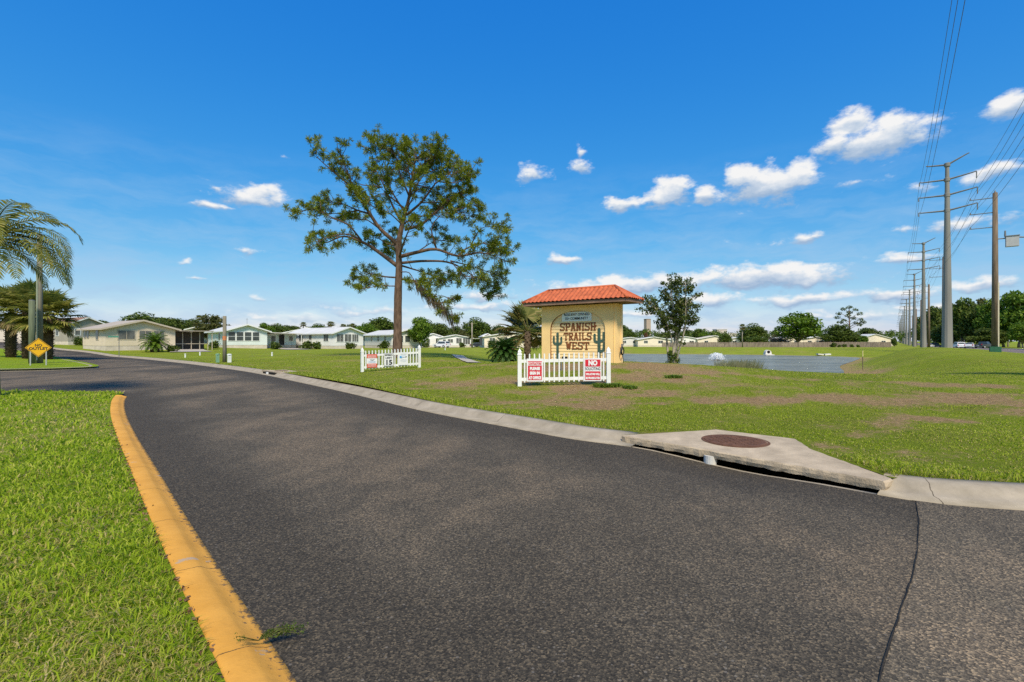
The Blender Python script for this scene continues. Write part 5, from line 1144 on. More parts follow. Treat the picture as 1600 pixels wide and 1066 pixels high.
# ------------------------------------------------------------------ pond furniture
Y_ = 64; x_ = gp(1120,Y_)
t_ = thing('fountain', 'white fountain spray in the middle of the pond', 'fountain', (x_,Y_,-1.0))
MB().lathe([(.5,-.1),(.55,.02),(.3,.10),(.1,.14)], (0,0,0), 20).build('float', BLACK, t_)
rs = np.random.RandomState(2); n = 1900; az = rs.rand(n)*2*math.pi; el = np.radians(66+22*rs.rand(n)**1.2); v0 = rs.uniform(3.2,4.2,n); tt = rs.rand(n)**.8; tf = 2*v0*np.sin(el)/9.81; tt = tt*tf
r_ = v0*np.cos(el)*tt*1.05; zz = v0*np.sin(el)*tt-.5*9.81*tt*tt+.1; c_ = np.column_stack([r_*np.cos(az), r_*np.sin(az), zz])+rs.normal(size=(n,3))*.03
vel = np.column_stack([v0*np.cos(el)*np.cos(az), v0*np.cos(el)*np.sin(az), v0*np.sin(el)-9.81*tt]); vel /= np.linalg.norm(vel, axis=1)[:,None]; sd = np.cross(vel, rs.normal(size=(n,3))); sd /= np.linalg.norm(sd, axis=1)[:,None]
w_ = .012; l_ = .07; V = np.stack([c_-sd*w_-vel*l_, c_+sd*w_-vel*l_, c_+sd*w_+vel*l_, c_-sd*w_+vel*l_], 1).reshape(-1,3); ff, sz = np_quads(V)
m = bpy.data.materials.new('water_spray'); t2 = nt(m); finish(t2, (.95,.95,.95), .9, .0, trans=.4); mesh_np('spray', V, ff, sz, m, t_)
a = rs.rand(900)*2*math.pi; rr = .4+rs.rand(900)*.7; V = np.stack([np.column_stack([rr*np.cos(a)+dx, rr*np.sin(a)+dy, np.full(900,.03)]) for dx,dy in ((-.07,-.02),(.07,-.02),(.07,.02),(-.07,.02))],1).reshape(-1,3); ff, sz = np_quads(V); mesh_np('foam', V, ff, sz, m, t_)
WCON = pm('whitish_concrete', (.66,.63,.57), .1, 1.5, .85, .2, .2)
def culvert(label, px, py, Y, w_, h_, low=False):
    x = gp(px,Y); t_ = thing('culvert', label, 'culvert', (x,Y,-1.05), R(-10), 'drain outlets on the far bank')
    if not low:
        n = 12; out = [(-w_/2,0)]+[(-w_/2*.8*math.cos(math.pi*k/n), h_*.35+h_*.65*math.sin(math.pi*k/n)) for k in range(n+1)]+[(w_/2,0)]
        MB().prism(out, lambda a,b,d: (a,d,b), 0, 1.2).build('headwall', WCON, t_); MB().prism([(.22*w_*math.cos(2*math.pi*k/14), h_*.62+.22*w_*math.sin(2*math.pi*k/14)) for k in range(14)], lambda a,b,d: (a,d,b), -.02, .02).build('opening', DARKP, t_)  # opening is a dark disc, shade of the pipe mouth put into colour
        MB().box((0,-.5,.05),(w_*1.1,.9,.18)).build('apron', WCON, t_)
    else:
        mb = MB(); mb.box((-w_*.28,0,.28),(w_*.42,.8,.22),ry=R(6)); mb.box((w_*.28,.1,.26),(w_*.44,.8,.24),ry=R(-5)); mb.build('slab', WCON, t_); MB().box((0,.3,.1),(w_*.8,.5,.22)).build('opening', DARKP, t_)  # opening is a dark block, painted as the shade under the slabs
culvert('white rounded drain outlet on the far bank of the pond', 1201, 554, 88.5, 1.25, .95)
culvert('low broken white drain slab at the right of the far bank', 1287, 555, 84, 2.1, .4, True)
# reeds
rs = np.random.RandomState(9); n = 1500; V = []
px = np.concatenate([rs.normal(1152,18,n), rs.uniform(985,1190,420), rs.normal(1095,14,300)]); Y = rs.uniform(33.2,36.4,len(px))
for p_, y_ in zip(px, Y):
    x = gp(p_,y_); h = rs.uniform(.5,1.35)*(1.0 if 1115 < p_ < 1190 else .6); w_ = .016; dx, dy = rs.normal(0.12,.22)*h, rs.normal(0,.15)*h
    V += [(x-w_,y_,-1.1),(x+w_,y_,-1.1),(x+dx*.4+w_,y_+dy*.4,-1.1+h*.65),(x+dx*.4-w_,y_+dy*.4,-1.1+h*.65),(x+dx*.4-w_,y_+dy*.4,-1.1+h*.65),(x+dx*.4+w_,y_+dy*.4,-1.1+h*.65),(x+dx+.003,y_+dy,-1.1+h),(x+dx-.003,y_+dy,-1.1+h)]
ff, sz = np_quads(np.array(V)); tag(mesh_np('reeds', np.array(V), ff, sz, REED), 'grey-green reeds standing in the near edge of the pond', 'reeds', kind='stuff')
# stake, path
x_, Y_ = gp(1348,40), 40.; t_ = thing('marker_stake', 'thin brown stake with a yellow top on the right bank of the pond', 'stake', (x_,Y_,H1(x_,Y_)))
hh = 1.55-(548-533)/F*40-H1(x_,Y_); MB().box((0,0,hh*.35),(.045,.04,hh*.7)).build('shaft', WOODP, t_); MB().box((0,0,hh*.85),(.05,.045,hh*.3)).build('yellow_top', pm('pale_yellow_paint', (.7,.6,.25), .1), t_)
mb = MB(); pa = cat([(gp(745,28.5),28.5),(gp(733,36),36),(gp(720,44),44),(gp(714,50),50)], 1.0); q = offset(pa, .55); r_ = offset(pa, -.55); V = []
for a, b in zip(q, r_): V += [(a[0],a[1],H1(*a)+.05),(b[0],b[1],H1(*b)+.05)]
mb.add(V, [(2*i,2*i+1,2*i+3,2*i+2) for i in range(len(q)-1)]); tag(mb.build('path', CONCW), 'short pale concrete path across the lawn', 'path', kind='structure')

# ------------------------------------------------------------------ small lawn furniture
x_, Y_ = gp(351,33), 33.; zg = H1(x_,Y_); t_ = thing('marker_pole', 'short wooden pole with an orange band between two utility pedestals', 'pole', (x_,Y_,zg))
MB().tube([(0,0,-.3),(0,0,3.15)],[.13,.11],12).build('shaft', pm('mossy_wood', (.20,.18,.13), .3, 2, .9, .15, .4, 12, stretch=(5,5,.5)), t_, True); MB().lathe([(.128,0),(.128,.28)],(0,0,1.5),12).build('orange_band', pm('orange_band_paint', (.55,.2,.08), .2, 6), t_)
for px, mt, lab, h, r_ in ((340,pm('green_plastic', (.16,.30,.20), .1),'pale green utility pedestal left of the orange-banded pole',.52,.115),(358.5,pm('grey_white_box', (.6,.62,.6), .1),'white utility pedestal right of the orange-banded pole',.5,.13)):
    x_ = gp(px,32.7); t_ = thing('utility_pedestal', lab, 'utility box', (x_,32.7,H1(x_,32.7)), R(30)); MB().box((0,0,h/2-.05),(r_*1.8,r_*1.6,h+.1)).build('cabinet', mt, t_); MB().lathe([(r_*1.15,0),(r_*1.1,.04),(r_*.5,.08)],(0,0,h),12).build('lid', mt, t_)
for px, Y, lab in ((425,42,'white cleanout stub on the lawn before the mint home'),(312.5,46,'white cleanout stub on the lawn by the carport'),(289.5,42,'thin white marker stub near the kerb before the beige home'),(695.5,74,'white marker stub on the lawn below the white estate car')):
    x_ = gp(px,Y); h = .28 if Y < 60 else .38; t_ = thing('cleanout_pipe', lab, 'pipe', (x_,Y,H1(x_,Y))); MB().tube([(0,0,-.1),(0,0,h)],.06,10).build('pipe', WHITE, t_); MB().lathe([(.075,0),(.075,.05),(.05,.06)],(0,0,h),10).build('cap', WHITE, t_)
x_, Y_ = gp(186,47), 47.; t_ = thing('street_name_sign', 'green street name blade on a thin post before the beige home', 'street sign', (x_,Y_,H1(x_,Y_)), R(48)); hh = 1.55+10/F*47-H1(x_,Y_)
MB().tube([(0,0,-.2),(0,0,hh)],.028,8).build('post', STEELD, t_); MB().box((-.42,0,hh-.2),(.8,.012,.17)).build('blade', pm('green_sign_paint', (.10,.28,.20), .1), t_)
# slim pole by the carport
x_, Y_ = gp(737.5,112), 112.; t_ = thing('wooden_pole', 'slim pale pole beside the carport with the dark car', 'pole', (x_,Y_,H1(x_,Y_))); hh = 1.55+29/F*112-H1(x_,Y_)
MB().tube([(0,0,-.3),(0,0,hh)],[.15,.11],8).build('shaft', pm('pale_wood', (.36,.31,.25), .2), t_, True); MB().box((0,0,hh-.3),(1.2,.08,.1)).build('crossarm', WOODP, t_)
x_, Y_ = gp(386,100), 100.; t_ = thing('aerial_mast', 'thin aerial mast above the mint mobile home', 'mast', (x_,Y_,H1(x_,Y_))); hh = 1.55+36/F*100-H1(x_,Y_)
MB().tube([(0,0,0),(0,0,hh)],[.06,.03],6).build('mast', STEELD, t_); MB().box((0,0,hh-.3),(.5,.03,.03)).build('aerial_bar', STEELD, t_)

# ------------------------------------------------------------------ cars
def car(label, loc, rz, kind, paint, group):
    t_ = thing('parked_car', label, 'car', loc, rz, group)
    L_, Wd = {'suv': (4.7,1.85), 'sedan': (4.6,1.8), 'pickup': (5.5,1.95)}[kind]
    prof = {'suv': [(-2.35,.35),(-2.35,.95),(-2.2,1.05),(-1.95,1.66),(.35,1.70),(1.05,1.08),(2.1,.95),(2.33,.75),(2.35,.35)],
            'sedan': [(-2.3,.32),(-2.3,.85),(-2.2,.98),(-1.55,1.02),(-1.0,1.42),(.2,1.45),(1.0,1.0),(2.05,.85),(2.28,.65),(2.3,.32)],
            'pickup': [(-2.75,.45),(-2.75,1.1),(-.65,1.1),(-.55,1.80),(.55,1.82),(1.15,1.2),(2.55,1.1),(2.72,.9),(2.75,.45)]}[kind]
    wx = [-L_*.3, L_*.31]; rw = .35 if kind != 'pickup' else .4; belt = {'suv': 1.06, 'sedan': 1.0, 'pickup': 1.18}[kind]
    low = [prof[-1]]
    for c in sorted(wx, reverse=True):
        low += [(c+(rw+.06)*math.cos(math.pi*k/8), prof[0][1]+(rw+.04)*math.sin(math.pi*k/8)) for k in range(9)]
    poly = prof[:-1]+low
    mb = MB(); n = len(poly); V = []
    for s_ in (-1,1):
        for a, b in poly: V.append((a, s_*Wd/2*(1 if b <= belt else 1-.22*(b-belt)/.65), b))
    vs = [Vector(p) for p in poly]; r_ = geometry.delaunay_2d_cdt(vs, [], [list(range(n))], 1, 1e-6); tri = r_[2]
    ok = len(r_[0]) == n
    fs = [(i,(i+1) % n,n+(i+1) % n,n+i) for i in range(n)]
    fs += ([tuple(f) for f in tri]+[tuple(n+i for i in f[::-1]) for f in tri]) if ok else [tuple(range(n)), tuple(range(2*n-1,n-1,-1))]
    mb.add(V, fs); mb.build('body', paint, t_)
    def side_win(pts):
        mb = MB()
        for s_ in (-1,1): mb.add([(a, s_*(Wd/2*(1-.22*max(0,b-belt)/.65)+.012), b) for a,b in pts], [tuple(range(len(pts)))])
        mb.build('side_window', GLASS, t_)
    def cross(x0,z0,x1,z1,nm):
        d = Vector((x1-x0,0,z1-z0)).normalized(); nn = Vector((-d.z,0,d.x))
        if nn.z < 0: nn = -nn
        y0, y1 = Wd/2*(1-.22*max(0,z0-belt)/.65)*.9, Wd/2*(1-.22*max(0,z1-belt)/.65)*.9; o_ = nn*.012
        MB().add([Vector((x0,-y0,z0))+o_,Vector((x0,y0,z0))+o_,Vector((x1,y1,z1))+o_,Vector((x1,-y1,z1))+o_],[(0,1,2,3)]).build(nm, GLASS, t_)
    if kind == 'suv': side_win([(-1.95,1.12),(-1.75,1.56),(.25,1.60),(.8,1.12)]); cross(1.0,1.12,.4,1.66,'windscreen'); cross(-2.17,1.12,-1.99,1.58,'rear_window')
    elif kind == 'sedan': side_win([(-1.35,1.04),(-.9,1.36),(.15,1.39),(.75,1.04)]); cross(.95,1.03,.25,1.42,'windscreen'); cross(-1.5,1.05,-1.05,1.39,'rear_window')
    else: side_win([(-.5,1.24),(-.45,1.70),(.45,1.72),(.9,1.24)]); cross(1.1,1.25,.6,1.77,'windscreen'); cross(-.645,1.2,-.56,1.7,'rear_window')
    for c in wx:
        for s_ in (-1,1):
            w_ = MB(); w_.tube([(c,s_*(Wd/2-.22),rw),(c,s_*(Wd/2+.01),rw)], rw, 16); ww = w_.build('wheel', BLACK, t_); MB().tube([(c,s_*(Wd/2),rw),(c,s_*(Wd/2+.02),rw)], rw*.6, 12).build('rim', GALV, ww)
    zl = .78 if kind != 'pickup' else .95
    for s_ in (-1,1):
        MB().box((L_/2-.06,s_*Wd*.37,zl),(.16,.34,.14)).build('headlight', SIGNW, t_); MB().box((-L_/2+.03,s_*Wd*.42,zl+.1),(.1,.18,.28)).build('taillight', RED, t_)
    MB().box((-L_/2-.012,0,.72),(.02,.5,.12)).build('number_plate', SIGNW, t_); MB().box((L_/2,0,.45),(.1,Wd*.9,.18)).build('front_bumper', STEELD, t_); MB().box((-L_/2,0,.45),(.1,Wd*.9,.18)).build('rear_bumper', STEELD if kind != 'suv' else paint, t_)
    return t_
PW = pm('white_car_paint', (.70,.70,.70), .03, 1, .25, .6, 0); PS = pm('silver_car_paint', (.45,.46,.47), .05, 1, .3, .6, 0); PD = pm('dark_car_paint', (.03,.035,.045), .1, 1, .25, .6, 0); PB = pm('black_car_paint', (.02,.02,.022), .1, 1, .25, .6, 0)
x_ = gp(690,126); car('white estate car parked on the lawn edge before the small white home', (x_,126,H1(x_,126)), R(172-25), 'suv', PW, 'cars by the homes')
x_ = gp(747,138); car('dark car parked under the carport by the slim pole', (x_,138,H1(x_,138)), R(12), 'sedan', PD, 'cars by the homes')
def rc(px, Y): x = gp(px,Y); return (x, Y, float(P(99,Y))+.05)
ar = math.atan2(1, MS)
car('white tall car just right of the big steel power pole', rc(1498,133), ar+R(12), 'suv', PW, 'cars on the main road')
car('white low car, middle of the cars right of the big steel pole', rc(1514.5,128), ar-R(8), 'sedan', PW, 'cars on the main road')
car('dark pickup left of the brown wooden power pole', rc(1537,130), ar-R(30), 'pickup', PD, 'cars on the main road')
car('silver car left of the big steel power pole', rc(1450,172), R(25), 'sedan', PS, 'cars on the main road')
car('black car beside the silver car left of the big steel pole', rc(1461,178), R(15), 'suv', PB, 'cars on the main road')

# ------------------------------------------------------------------ power poles and wires
ux, uy = .62, .785; nx, ny = .785, -.62                              # along the line / to the right of it
def steel_pole():
    t_ = thing('steel_power_pole', '', 'power pole', (0,0,0), 0, 'steel power poles along the main road'); h = 29.3
    mb = MB(); mb.tube([(0,0,-.3),(0,0,7.6)],[.70,.58],12); mb.tube([(0,0,7.6),(0,0,h)],[.55,.24],12); mb.build('shaft', STEEL, t_)
    for i, (z, l_, r_) in enumerate(((h-.3,2.5,1.5),(h-2.6,3.3,.7),(h-5.0,3.4,.7),(h-7.4,3.4,.7))):
        MB().lathe([(.33,-.3),(.38,-.25),(.38,.25),(.33,.3)],(0,0,z),10).build('collar', STEEL, t_)
        for s_ in (-1,1):
            am = MB().tube([(0,0,z),(s_*l_*.9,0,z+(r_ if s_ > 0 else r_*.2)*.8),(s_*l_,0,z+(r_ if s_ > 0 else r_*.2)*.8+.1)],[.15,.09,.08],6).build('arm', STEELD, t_)
            if i: MB().tube([(s_*l_,0,z+(r_ if s_ > 0 else r_*.2)*.8),(s_*l_,0,z-.4)],.07,6).build('insulator', STEELD, am)
    return t_
STE = []; LN = math.atan2(ny, nx)
labs = ['off to the right before the frame','nearest and tallest steel power pole, wide grey shaft with eight arms','second steel power pole, next after the tallest one','third steel power pole along the receding line','fourth steel power pole along the receding line','fifth steel power pole along the receding line','sixth steel power pole along the receding line','seventh steel power pole along the receding line','eighth steel power pole along the receding line','ninth steel power pole along the receding line','tenth steel power pole along the receding line','eleventh steel power pole along the receding line']
sp0 = steel_pole()
for i in range(12):
    Y = 75+(i-1)*59.5 if i < 8 else 75+6*59.5+(i-7)*75; 
    if i == 0: Y = 17
    X = 8.3+MS*Y-(.0 if i < 3 else .0)
    o = sp0 if i == 0 else copy_tree(sp0); o['label'] = labs[i] if i else 'steel power pole just beyond the right edge of the picture'
    o.location = (X,Y,H1(X,Y) if i else .25); o.rotation_euler = (0,0,LN); STE.append(Vector(o.location))
def wood_pole(h=16.8):
    t_ = thing('wooden_power_pole', '', 'power pole', (0,0,0), 0, 'wooden power poles along the main road')
    MB().tube([(0,0,-.3),(0,0,h)],[.30,.20],14).build('shaft', WOODP, t_, True); MB().tube([(0,0,h),(0,0,h+.25)],[.12,.03],8).build('tip', STEELD, t_)
    for z in (h-.5,h-2.05,h-3.6):
        am = MB().tube([(.1,0,z),(-1.95,0,z+.02)],[.05,.045],6).build('arm', STEELD, t_); MB().tube([(-1.9,0,z),(-1.9,0,z+.22)],[.07,.05],8).build('insulator', STEELD, am)
    return t_
WOO = []; w0 = wood_pole()
wl = ['nearest brown wooden power pole with a pale conduit and green base box','second wooden power pole, half hidden by the tallest steel pole','third wooden power pole along the receding line','fourth wooden power pole along the receding line','fifth wooden power pole along the receding line','sixth wooden power pole along the receding line']
for i, Y in enumerate((51,88,128,172,220,275)):
    X = 10.7+MS*Y-(1.6 if i else 0)+(0,.0,.2,.6,1.2,1.6)[i]; o = w0 if i == 0 else copy_tree(w0); o['label'] = wl[i]; o.location = (X,Y,H1(X,Y)); o.rotation_euler = (0,0,LN); WOO.append(Vector(o.location))
# extras on the first wooden pole
MB().box((.24,-.16,3.6),(.11,.11,7.4)).build('conduit', pm('pale_conduit', (.62,.54,.38), .08), w0).rotation_euler = (0,0,0)
MB().box((0,-.1,.2),(.85,.75,.75)).build('base_box', pm('dark_green_box', (.03,.12,.065), .15), w0)
bx = MB().box((1.25,-.1,11.5),(.95,.6,1.05)).build('switch_box', pm('grey_steel_box', (.42,.42,.42), .08), w0); MB().box((1.25,-.1,12.06),(1.05,.7,.08)).build('lid', STEELD, bx)
MB().tube([(.15,0,11.9),(1.25,0,11.9)],.06,6).build('bracket', STEELD, w0); MB().tube([(.75,0,12.1),(.75,0,12.7)],[.09,.06],8).build('bushing', STEELD, w0); MB().tube([(1.7,-.1,11.9),(2.3,-.1,11.8)],[.08,.06],8).build('bushing', STEELD, w0)
def wire(label, sup, sag, r_=.022, nm='power_line'):
    mb = MB(); pts = []
    for a, b in zip(sup[:-1], sup[1:]):
        for k in range(16): u = k/16; p = a.lerp(b,u); p.z -= sag*4*u*(1-u); pts.append(p)
    pts.append(sup[-1]); mb.tube(pts, r_, 5, False); tag(mb.build(nm, WIRE), label, 'power line', 'power lines strung along the main road')
def tip(p, s_, l_, z): return Vector((p.x+nx*s_*l_, p.y+ny*s_*l_, p.z+z))
for i, (z, lab) in enumerate(((26.2,'upper'),(23.8,'middle'),(21.4,'lowest'))):
    l_ = 3.35
    wire(lab+' left-hand conductor on the steel power poles', [tip(p,-1,l_,z) for p in STE[:8]], 1.6, .018)
    wire(lab+' right-hand conductor on the steel power poles', [tip(p,1,l_,z+.2) for p in STE[:8]], 1.6, .018)
px0 = Vector((10.7+MS*13, 13, .2))
for i, (z, lab) in enumerate(((16.5,'top'),(14.95,'second'),(13.4,'bottom'))):
    wire(lab+' line on the arms of the wooden power poles', [tip(p,-1,1.9,z) for p in [px0]+WOO], .7, .014)

# ------------------------------------------------------------------ grass blades and weeds
def blades(name, xy, z, h, w, rs, mat, lean, label):
    n = len(xy); az = rs.rand(n)*2*math.pi; ln = lean*(.5+rs.rand(n)); d = np.column_stack([np.cos(az), np.sin(az), np.zeros(n)]); s_ = np.column_stack([-np.sin(az), np.cos(az), np.zeros(n)])
    a2 = az+rs.normal(size=n)*.9; s_ = np.column_stack([-np.sin(a2), np.cos(a2), np.zeros(n)])
    b = np.column_stack([xy, z]); up = np.array([0,0,1.]); hh = h[:,None]; ww = w[:,None]
    m_ = b+up*hh*.62+d*hh*ln[:,None]*.35; t_ = b+up*hh*(1-.35*np.clip(ln,0,1.5)[:,None])+d*hh*ln[:,None]*1.05
    V = np.stack([b-s_*ww*.5, b+s_*ww*.5, m_+s_*ww*.5, m_-s_*ww*.5, t_],1).reshape(-1,3)
    base = np.arange(n)*5; q = np.stack([base,base+1,base+2,base+3,base+3,base+2,base+4],1).ravel(); sz = np.tile([4,3],n)
    o = mesh_np(name, V, q, sz, mat); return tag(o, label, 'grass', kind='stuff')
rs = np.random.RandomState(77)
# near left lawn: density falls with distance
def sample(poly, n, r0, r1, a0, a1, rs):
    r_ = np.exp(rs.uniform(math.log(r0), math.log(r1), n)); a = np.radians(rs.uniform(a0,a1,n)); p = np.column_stack([r_*np.sin(a), r_*np.cos(a)]); return p[inside(p[:,0],p[:,1],poly)]
pA = np.vstack([offset(back_l, .045), far_a, [(-60,-12),(3.0,-12)]])
p = sample(pA, 330000, 1.5, 24, -75, -4, rs); dr = dirtA(p[:,0],p[:,1]); tuft = fbm(p[:,0]*9,p[:,1]*9,50,2); keep = rs.rand(len(p)) < np.clip(1.15-1.5*np.maximum(0,dr+.10),.2,1)*np.clip(.3+1.3*tuft,0,1); p = p[keep]
r_ = np.hypot(p[:,0],p[:,1]); n = len(p); print('blades A', n)
tf = fbm(p[:,0]*2.2,p[:,1]*2.2,33,3)
dry = rs.rand(n) < np.clip(.17+1.3*np.maximum(0,dirtA(p[:,0],p[:,1])),0,.8)
h = rs.uniform(.04,.115,n)*(.45+1.0*tf); w = np.clip(.0026*r_**.75,.0045,.05)*rs.uniform(.7,1.3,n)
zz = HA(p[:,0],p[:,1])-.012
blades('grass', p[~dry], zz[~dry], h[~dry], w[~dry], rs, BLADE, .75, 'thick bright green grass blades left of the yellow kerb')
blades('dry_grass', p[dry], zz[dry], h[dry]*.75, w[dry], rs, BLADE_DRY, 1.1, 'straw coloured grass blades among the green ones left of the kerb')
polyCb = np.vstack([offset(edge_r,-.60)[:i0], [(4.09,5.15),(4.06,6.45),(4.24,7.12),(3.36,7.93),(1.69,7.58)], offset(edge_r,-.60)[i1:], [(-400,330),(-1500,900),(-1500,1800),(MAIN0+MS*1800,1800)], main_edge[::-1]])
p = sample(polyCb, 420000, 5.5, 42, -42, 50, rs); dr = dirt(p[:,0],p[:,1]); nz = fbm(p[:,0]*3,p[:,1]*3,60,2)
keep = rs.rand(len(p)) < np.clip(.9-2.6*np.maximum(0,dr-.05+(nz-.5)*.5),.03,1)
ns = ~((p[:,1] > 18.8) & (np.abs((p[:,0]-sctr.x)*sux.x+(p[:,1]-sctr.y)*sux.y) < 1.8) & (np.abs((p[:,0]-sctr.x)*suy.x+(p[:,1]-sctr.y)*suy.y) < .35)); p = p[keep & ns]
dwat = ~inside(p[:,0],p[:,1],POND); p = p[dwat]; r_ = np.hypot(p[:,0],p[:,1]); n = len(p); print('blades C', n)
dr = dirt(p[:,0],p[:,1]); dry = rs.rand(n) < np.clip(.30+1.0*np.maximum(0,dr),0,.9); dk = pl_dist(p[:,0],p[:,1],kerb_all)
h = rs.uniform(.018,.05,n)*(.5+.8*fbm(p[:,0]*1.6,p[:,1]*1.6,34,3))*(1+1.6*np.exp(-(dk/.45)**2)); w = np.clip(.0013*r_**.9,.006,.04)*rs.uniform(.7,1.3,n)
zz = H(p[:,0],p[:,1])-.008
blades('grass', p[~dry], zz[~dry], h[~dry], w[~dry], rs, BLADE_C, .8, 'green grass blades on the big lawn right of the road')
blades('dry_grass', p[dry], zz[dry], h[dry]*.7, w[dry], rs, BLADE_DRY, 1.1, 'straw coloured blades on the worn parts of the big lawn')
# dead leaves along the back of the yellow kerb
k_ = 1100; ii = rs.randint(0, len(back_l)-1, k_); pb = offset(edge_l, .25)[ii]+rs.normal(size=(k_,2))*np.array([.022,.022]); kk = (pb[:,1] > 1.5) & (pb[:,1] < 9); pb = pb[kk]
Vq = leaf_cloud([(a, b, .058) for a, b in pb], [.012]*len(pb), [1]*len(pb), .016, rs, .4); ff, sz = np_quads(Vq); tag(mesh_np('leaf_litter', Vq, ff, sz, leafm('dead_leaves', (.10,.055,.03), (.22,.12,.06), (.38,.24,.12), .1)), 'brown dead leaves caught along the grass side of the yellow kerb', 'leaf litter', kind='stuff')
# tufts by the front fence
tu = None
for i, (px, Y, s_, lab) in enumerate(((943,13.55,1.0,'left dark grass tuft at the right foot of the front fence'),(960,13.6,.9,'middle dark grass tuft right of the front fence'),(984,13.2,.8,'right dark grass tuft out on the bare soil'),(1052,15.2,.9,'dark grass tuft on the bare soil below the crepe myrtle'))):
    x = gp(px,Y)
    if tu is None:
        tu = thing('grass_tuft', lab, 'tuft', (x,Y,H1(x,Y)), 0, 'dark tufts on the bare soil'); q = np.clip(rs.normal(size=(420,2))*.10,-.2,.2); n = 420
        o = blades('blade_clump', q, np.zeros(n), rs.uniform(.06,.16,n), rs.uniform(.012,.02,n), rs, LEAF_LIME, .9, None); o.parent = tu
        for k in ('kind','category','label'):
            if k in o: del o[k]
        o = tu
    else: o = copy_tree(tu, label=lab)
    o.location = (x,Y,H1(x,Y)); o.scale = (s_*1.3,s_,s_); o.rotation_euler = (0,0,i*1.1)
# weed creeping over the kerb
t_ = thing('weed', 'small creeping weed over the yellow kerb onto the asphalt', 'weed', (-1.27,2.42,.03)); pr = random.Random(3); mb = MB(); V = []; rs2 = np.random.RandomState(3)
cs = []
for k in range(9):
    a = R(pr.uniform(25,62)); l_ = pr.uniform(.06,.24); e = Vector((math.cos(a)*l_, math.sin(a)*l_*.8, pr.uniform(.0,.05))); mb.tube([(0,0,.02), e*.5+Vector((0,0,.035)), e],[.0022,.002,.0012],4,False)
    cs += [tuple(Vector((0,0,.03)).lerp(e+Vector((0,0,.012)), u)) for u in np.linspace(.25,1,8)]
for k in range(4):
    a = R(pr.uniform(190,250)); l_ = pr.uniform(.05,.12); e = Vector((math.cos(a)*l_, math.sin(a)*l_, .08)); mb.tube([(0,0,.02), e],[.002,.0012],4,False); cs += [tuple(e)]
mb.build('stem', LEAF_OLIVE, t_); V = leaf_cloud(cs, [.014]*len(cs), [6]*len(cs), .006, rs2); ff, sz = np_quads(V); mesh_np('leaves', V, ff, sz, LEAF_OAK, t_)

# ------------------------------------------------------------------ sky, sun, camera
SUN_EL, SUN_AZ = R(50), R(172)
w = bpy.data.worlds.new('World'); scene.world = w; w.use_nodes = True; t = w.node_tree; t.nodes.clear()
sky = N(t, 'ShaderNodeTexSky', sky_type='NISHITA'); sky.sun_disc = False; sky.sun_elevation = SUN_EL; sky.sun_rotation = SUN_AZ; sky.air_density = 1.0; sky.dust_density = .3; sky.ozone_density = 2.5; sky.altitude = 10
v = coords(t, 'Generated'); sx = N(t, 'ShaderNodeSeparateXYZ'); t.links.new(v, sx.inputs[0])
hs = N(t, 'ShaderNodeHueSaturation', inp={'Saturation': 1.35, 'Value': 1.0}); t.links.new(sky.outputs[0], hs.inputs['Color'])
az = math_(t, 'ARCTAN2', sx.outputs[0], sx.outputs[1]); hyp = math_(t, 'SQRT', math_(t, 'ADD', math_(t, 'MULTIPLY', sx.outputs[0], sx.outputs[0]), math_(t, 'MULTIPLY', sx.outputs[1], sx.outputs[1]))); el = math_(t, 'ARCTAN2', sx.outputs[2], hyp)
cb = N(t, 'ShaderNodeCombineXYZ'); t.links.new(az, cb.inputs[0]); t.links.new(el, cb.inputs[1]); AE = cb.outputs[0]
mp = N(t, 'ShaderNodeMapping'); mp.inputs['Scale'].default_value = (1,1.7,1); t.links.new(AE, mp.inputs[0])
wn = N(t, 'ShaderNodeTexNoise', inp={'Scale': 17.0, 'Detail': 3.0, 'Roughness': .5}); t.links.new(mp.outputs[0], wn.inputs['Vector'])
wv = N(t, 'ShaderNodeVectorMath', operation='SUBTRACT'); t.links.new(wn.outputs['Color'], wv.inputs[0]); wv.inputs[1].default_value = (.5,.5,.5)
ws = N(t, 'ShaderNodeVectorMath', operation='SCALE'); t.links.new(wv.outputs[0], ws.inputs[0]); ws.inputs['Scale'].default_value = .035
wa = N(t, 'ShaderNodeVectorMath', operation='ADD'); t.links.new(AE, wa.inputs[0]); t.links.new(ws.outputs[0], wa.inputs[1]); AEW = wa.outputs[0]
n1 = noise(t, mp.outputs[0], 26, 9, .62); 
CL = [(1370,218,100,26,1),(1330,190,38,18,1),(1400,198,42,24,1),(1305,225,42,16,1),(1200,288,80,27,1),(1160,276,40,20,1),(1245,272,34,22,1),(1050,300,36,20,1),(975,320,36,12,.9),(1105,308,26,14,.95),(1030,315,40,12,.8),
      (395,312,62,13,.85),(410,300,36,12,.9),(330,324,45,5,.6),(833,274,26,13,.75),(905,263,20,11,.85),(907,240,8,10,.7),(1580,165,42,18,.85),(1555,272,75,16,.7),(1500,350,110,9,.6),(1440,292,28,10,.6),(1335,287,45,8,.5),(1265,370,33,8,.9),(878,406,22,6,.95),(392,391,30,8,.6),
      (1190,434,105,14,1),(990,447,110,11,.9),(1110,468,34,10,.85),(1250,469,65,8,.85),(1390,460,55,9,.85),(1415,404,40,7,.9),(1530,447,60,7,.7),(1460,480,80,6,.6),(760,462,50,8,.6),(740,480,70,6,.6),(590,487,80,7,.45),(450,500,90,6,.4),(1000,490,90,7,.5),(1330,495,80,7,.5),(340,298,15,8,.6),(325,280,18,5,.4),(440,248+0,14,5,.4),(290,412,8,4,.5),(310,434,12,3,.5),(1180,380,60,6,.25),(700,430,30,6,.35),(410,466,16,4,.35)]
best = None; num = None; den = None
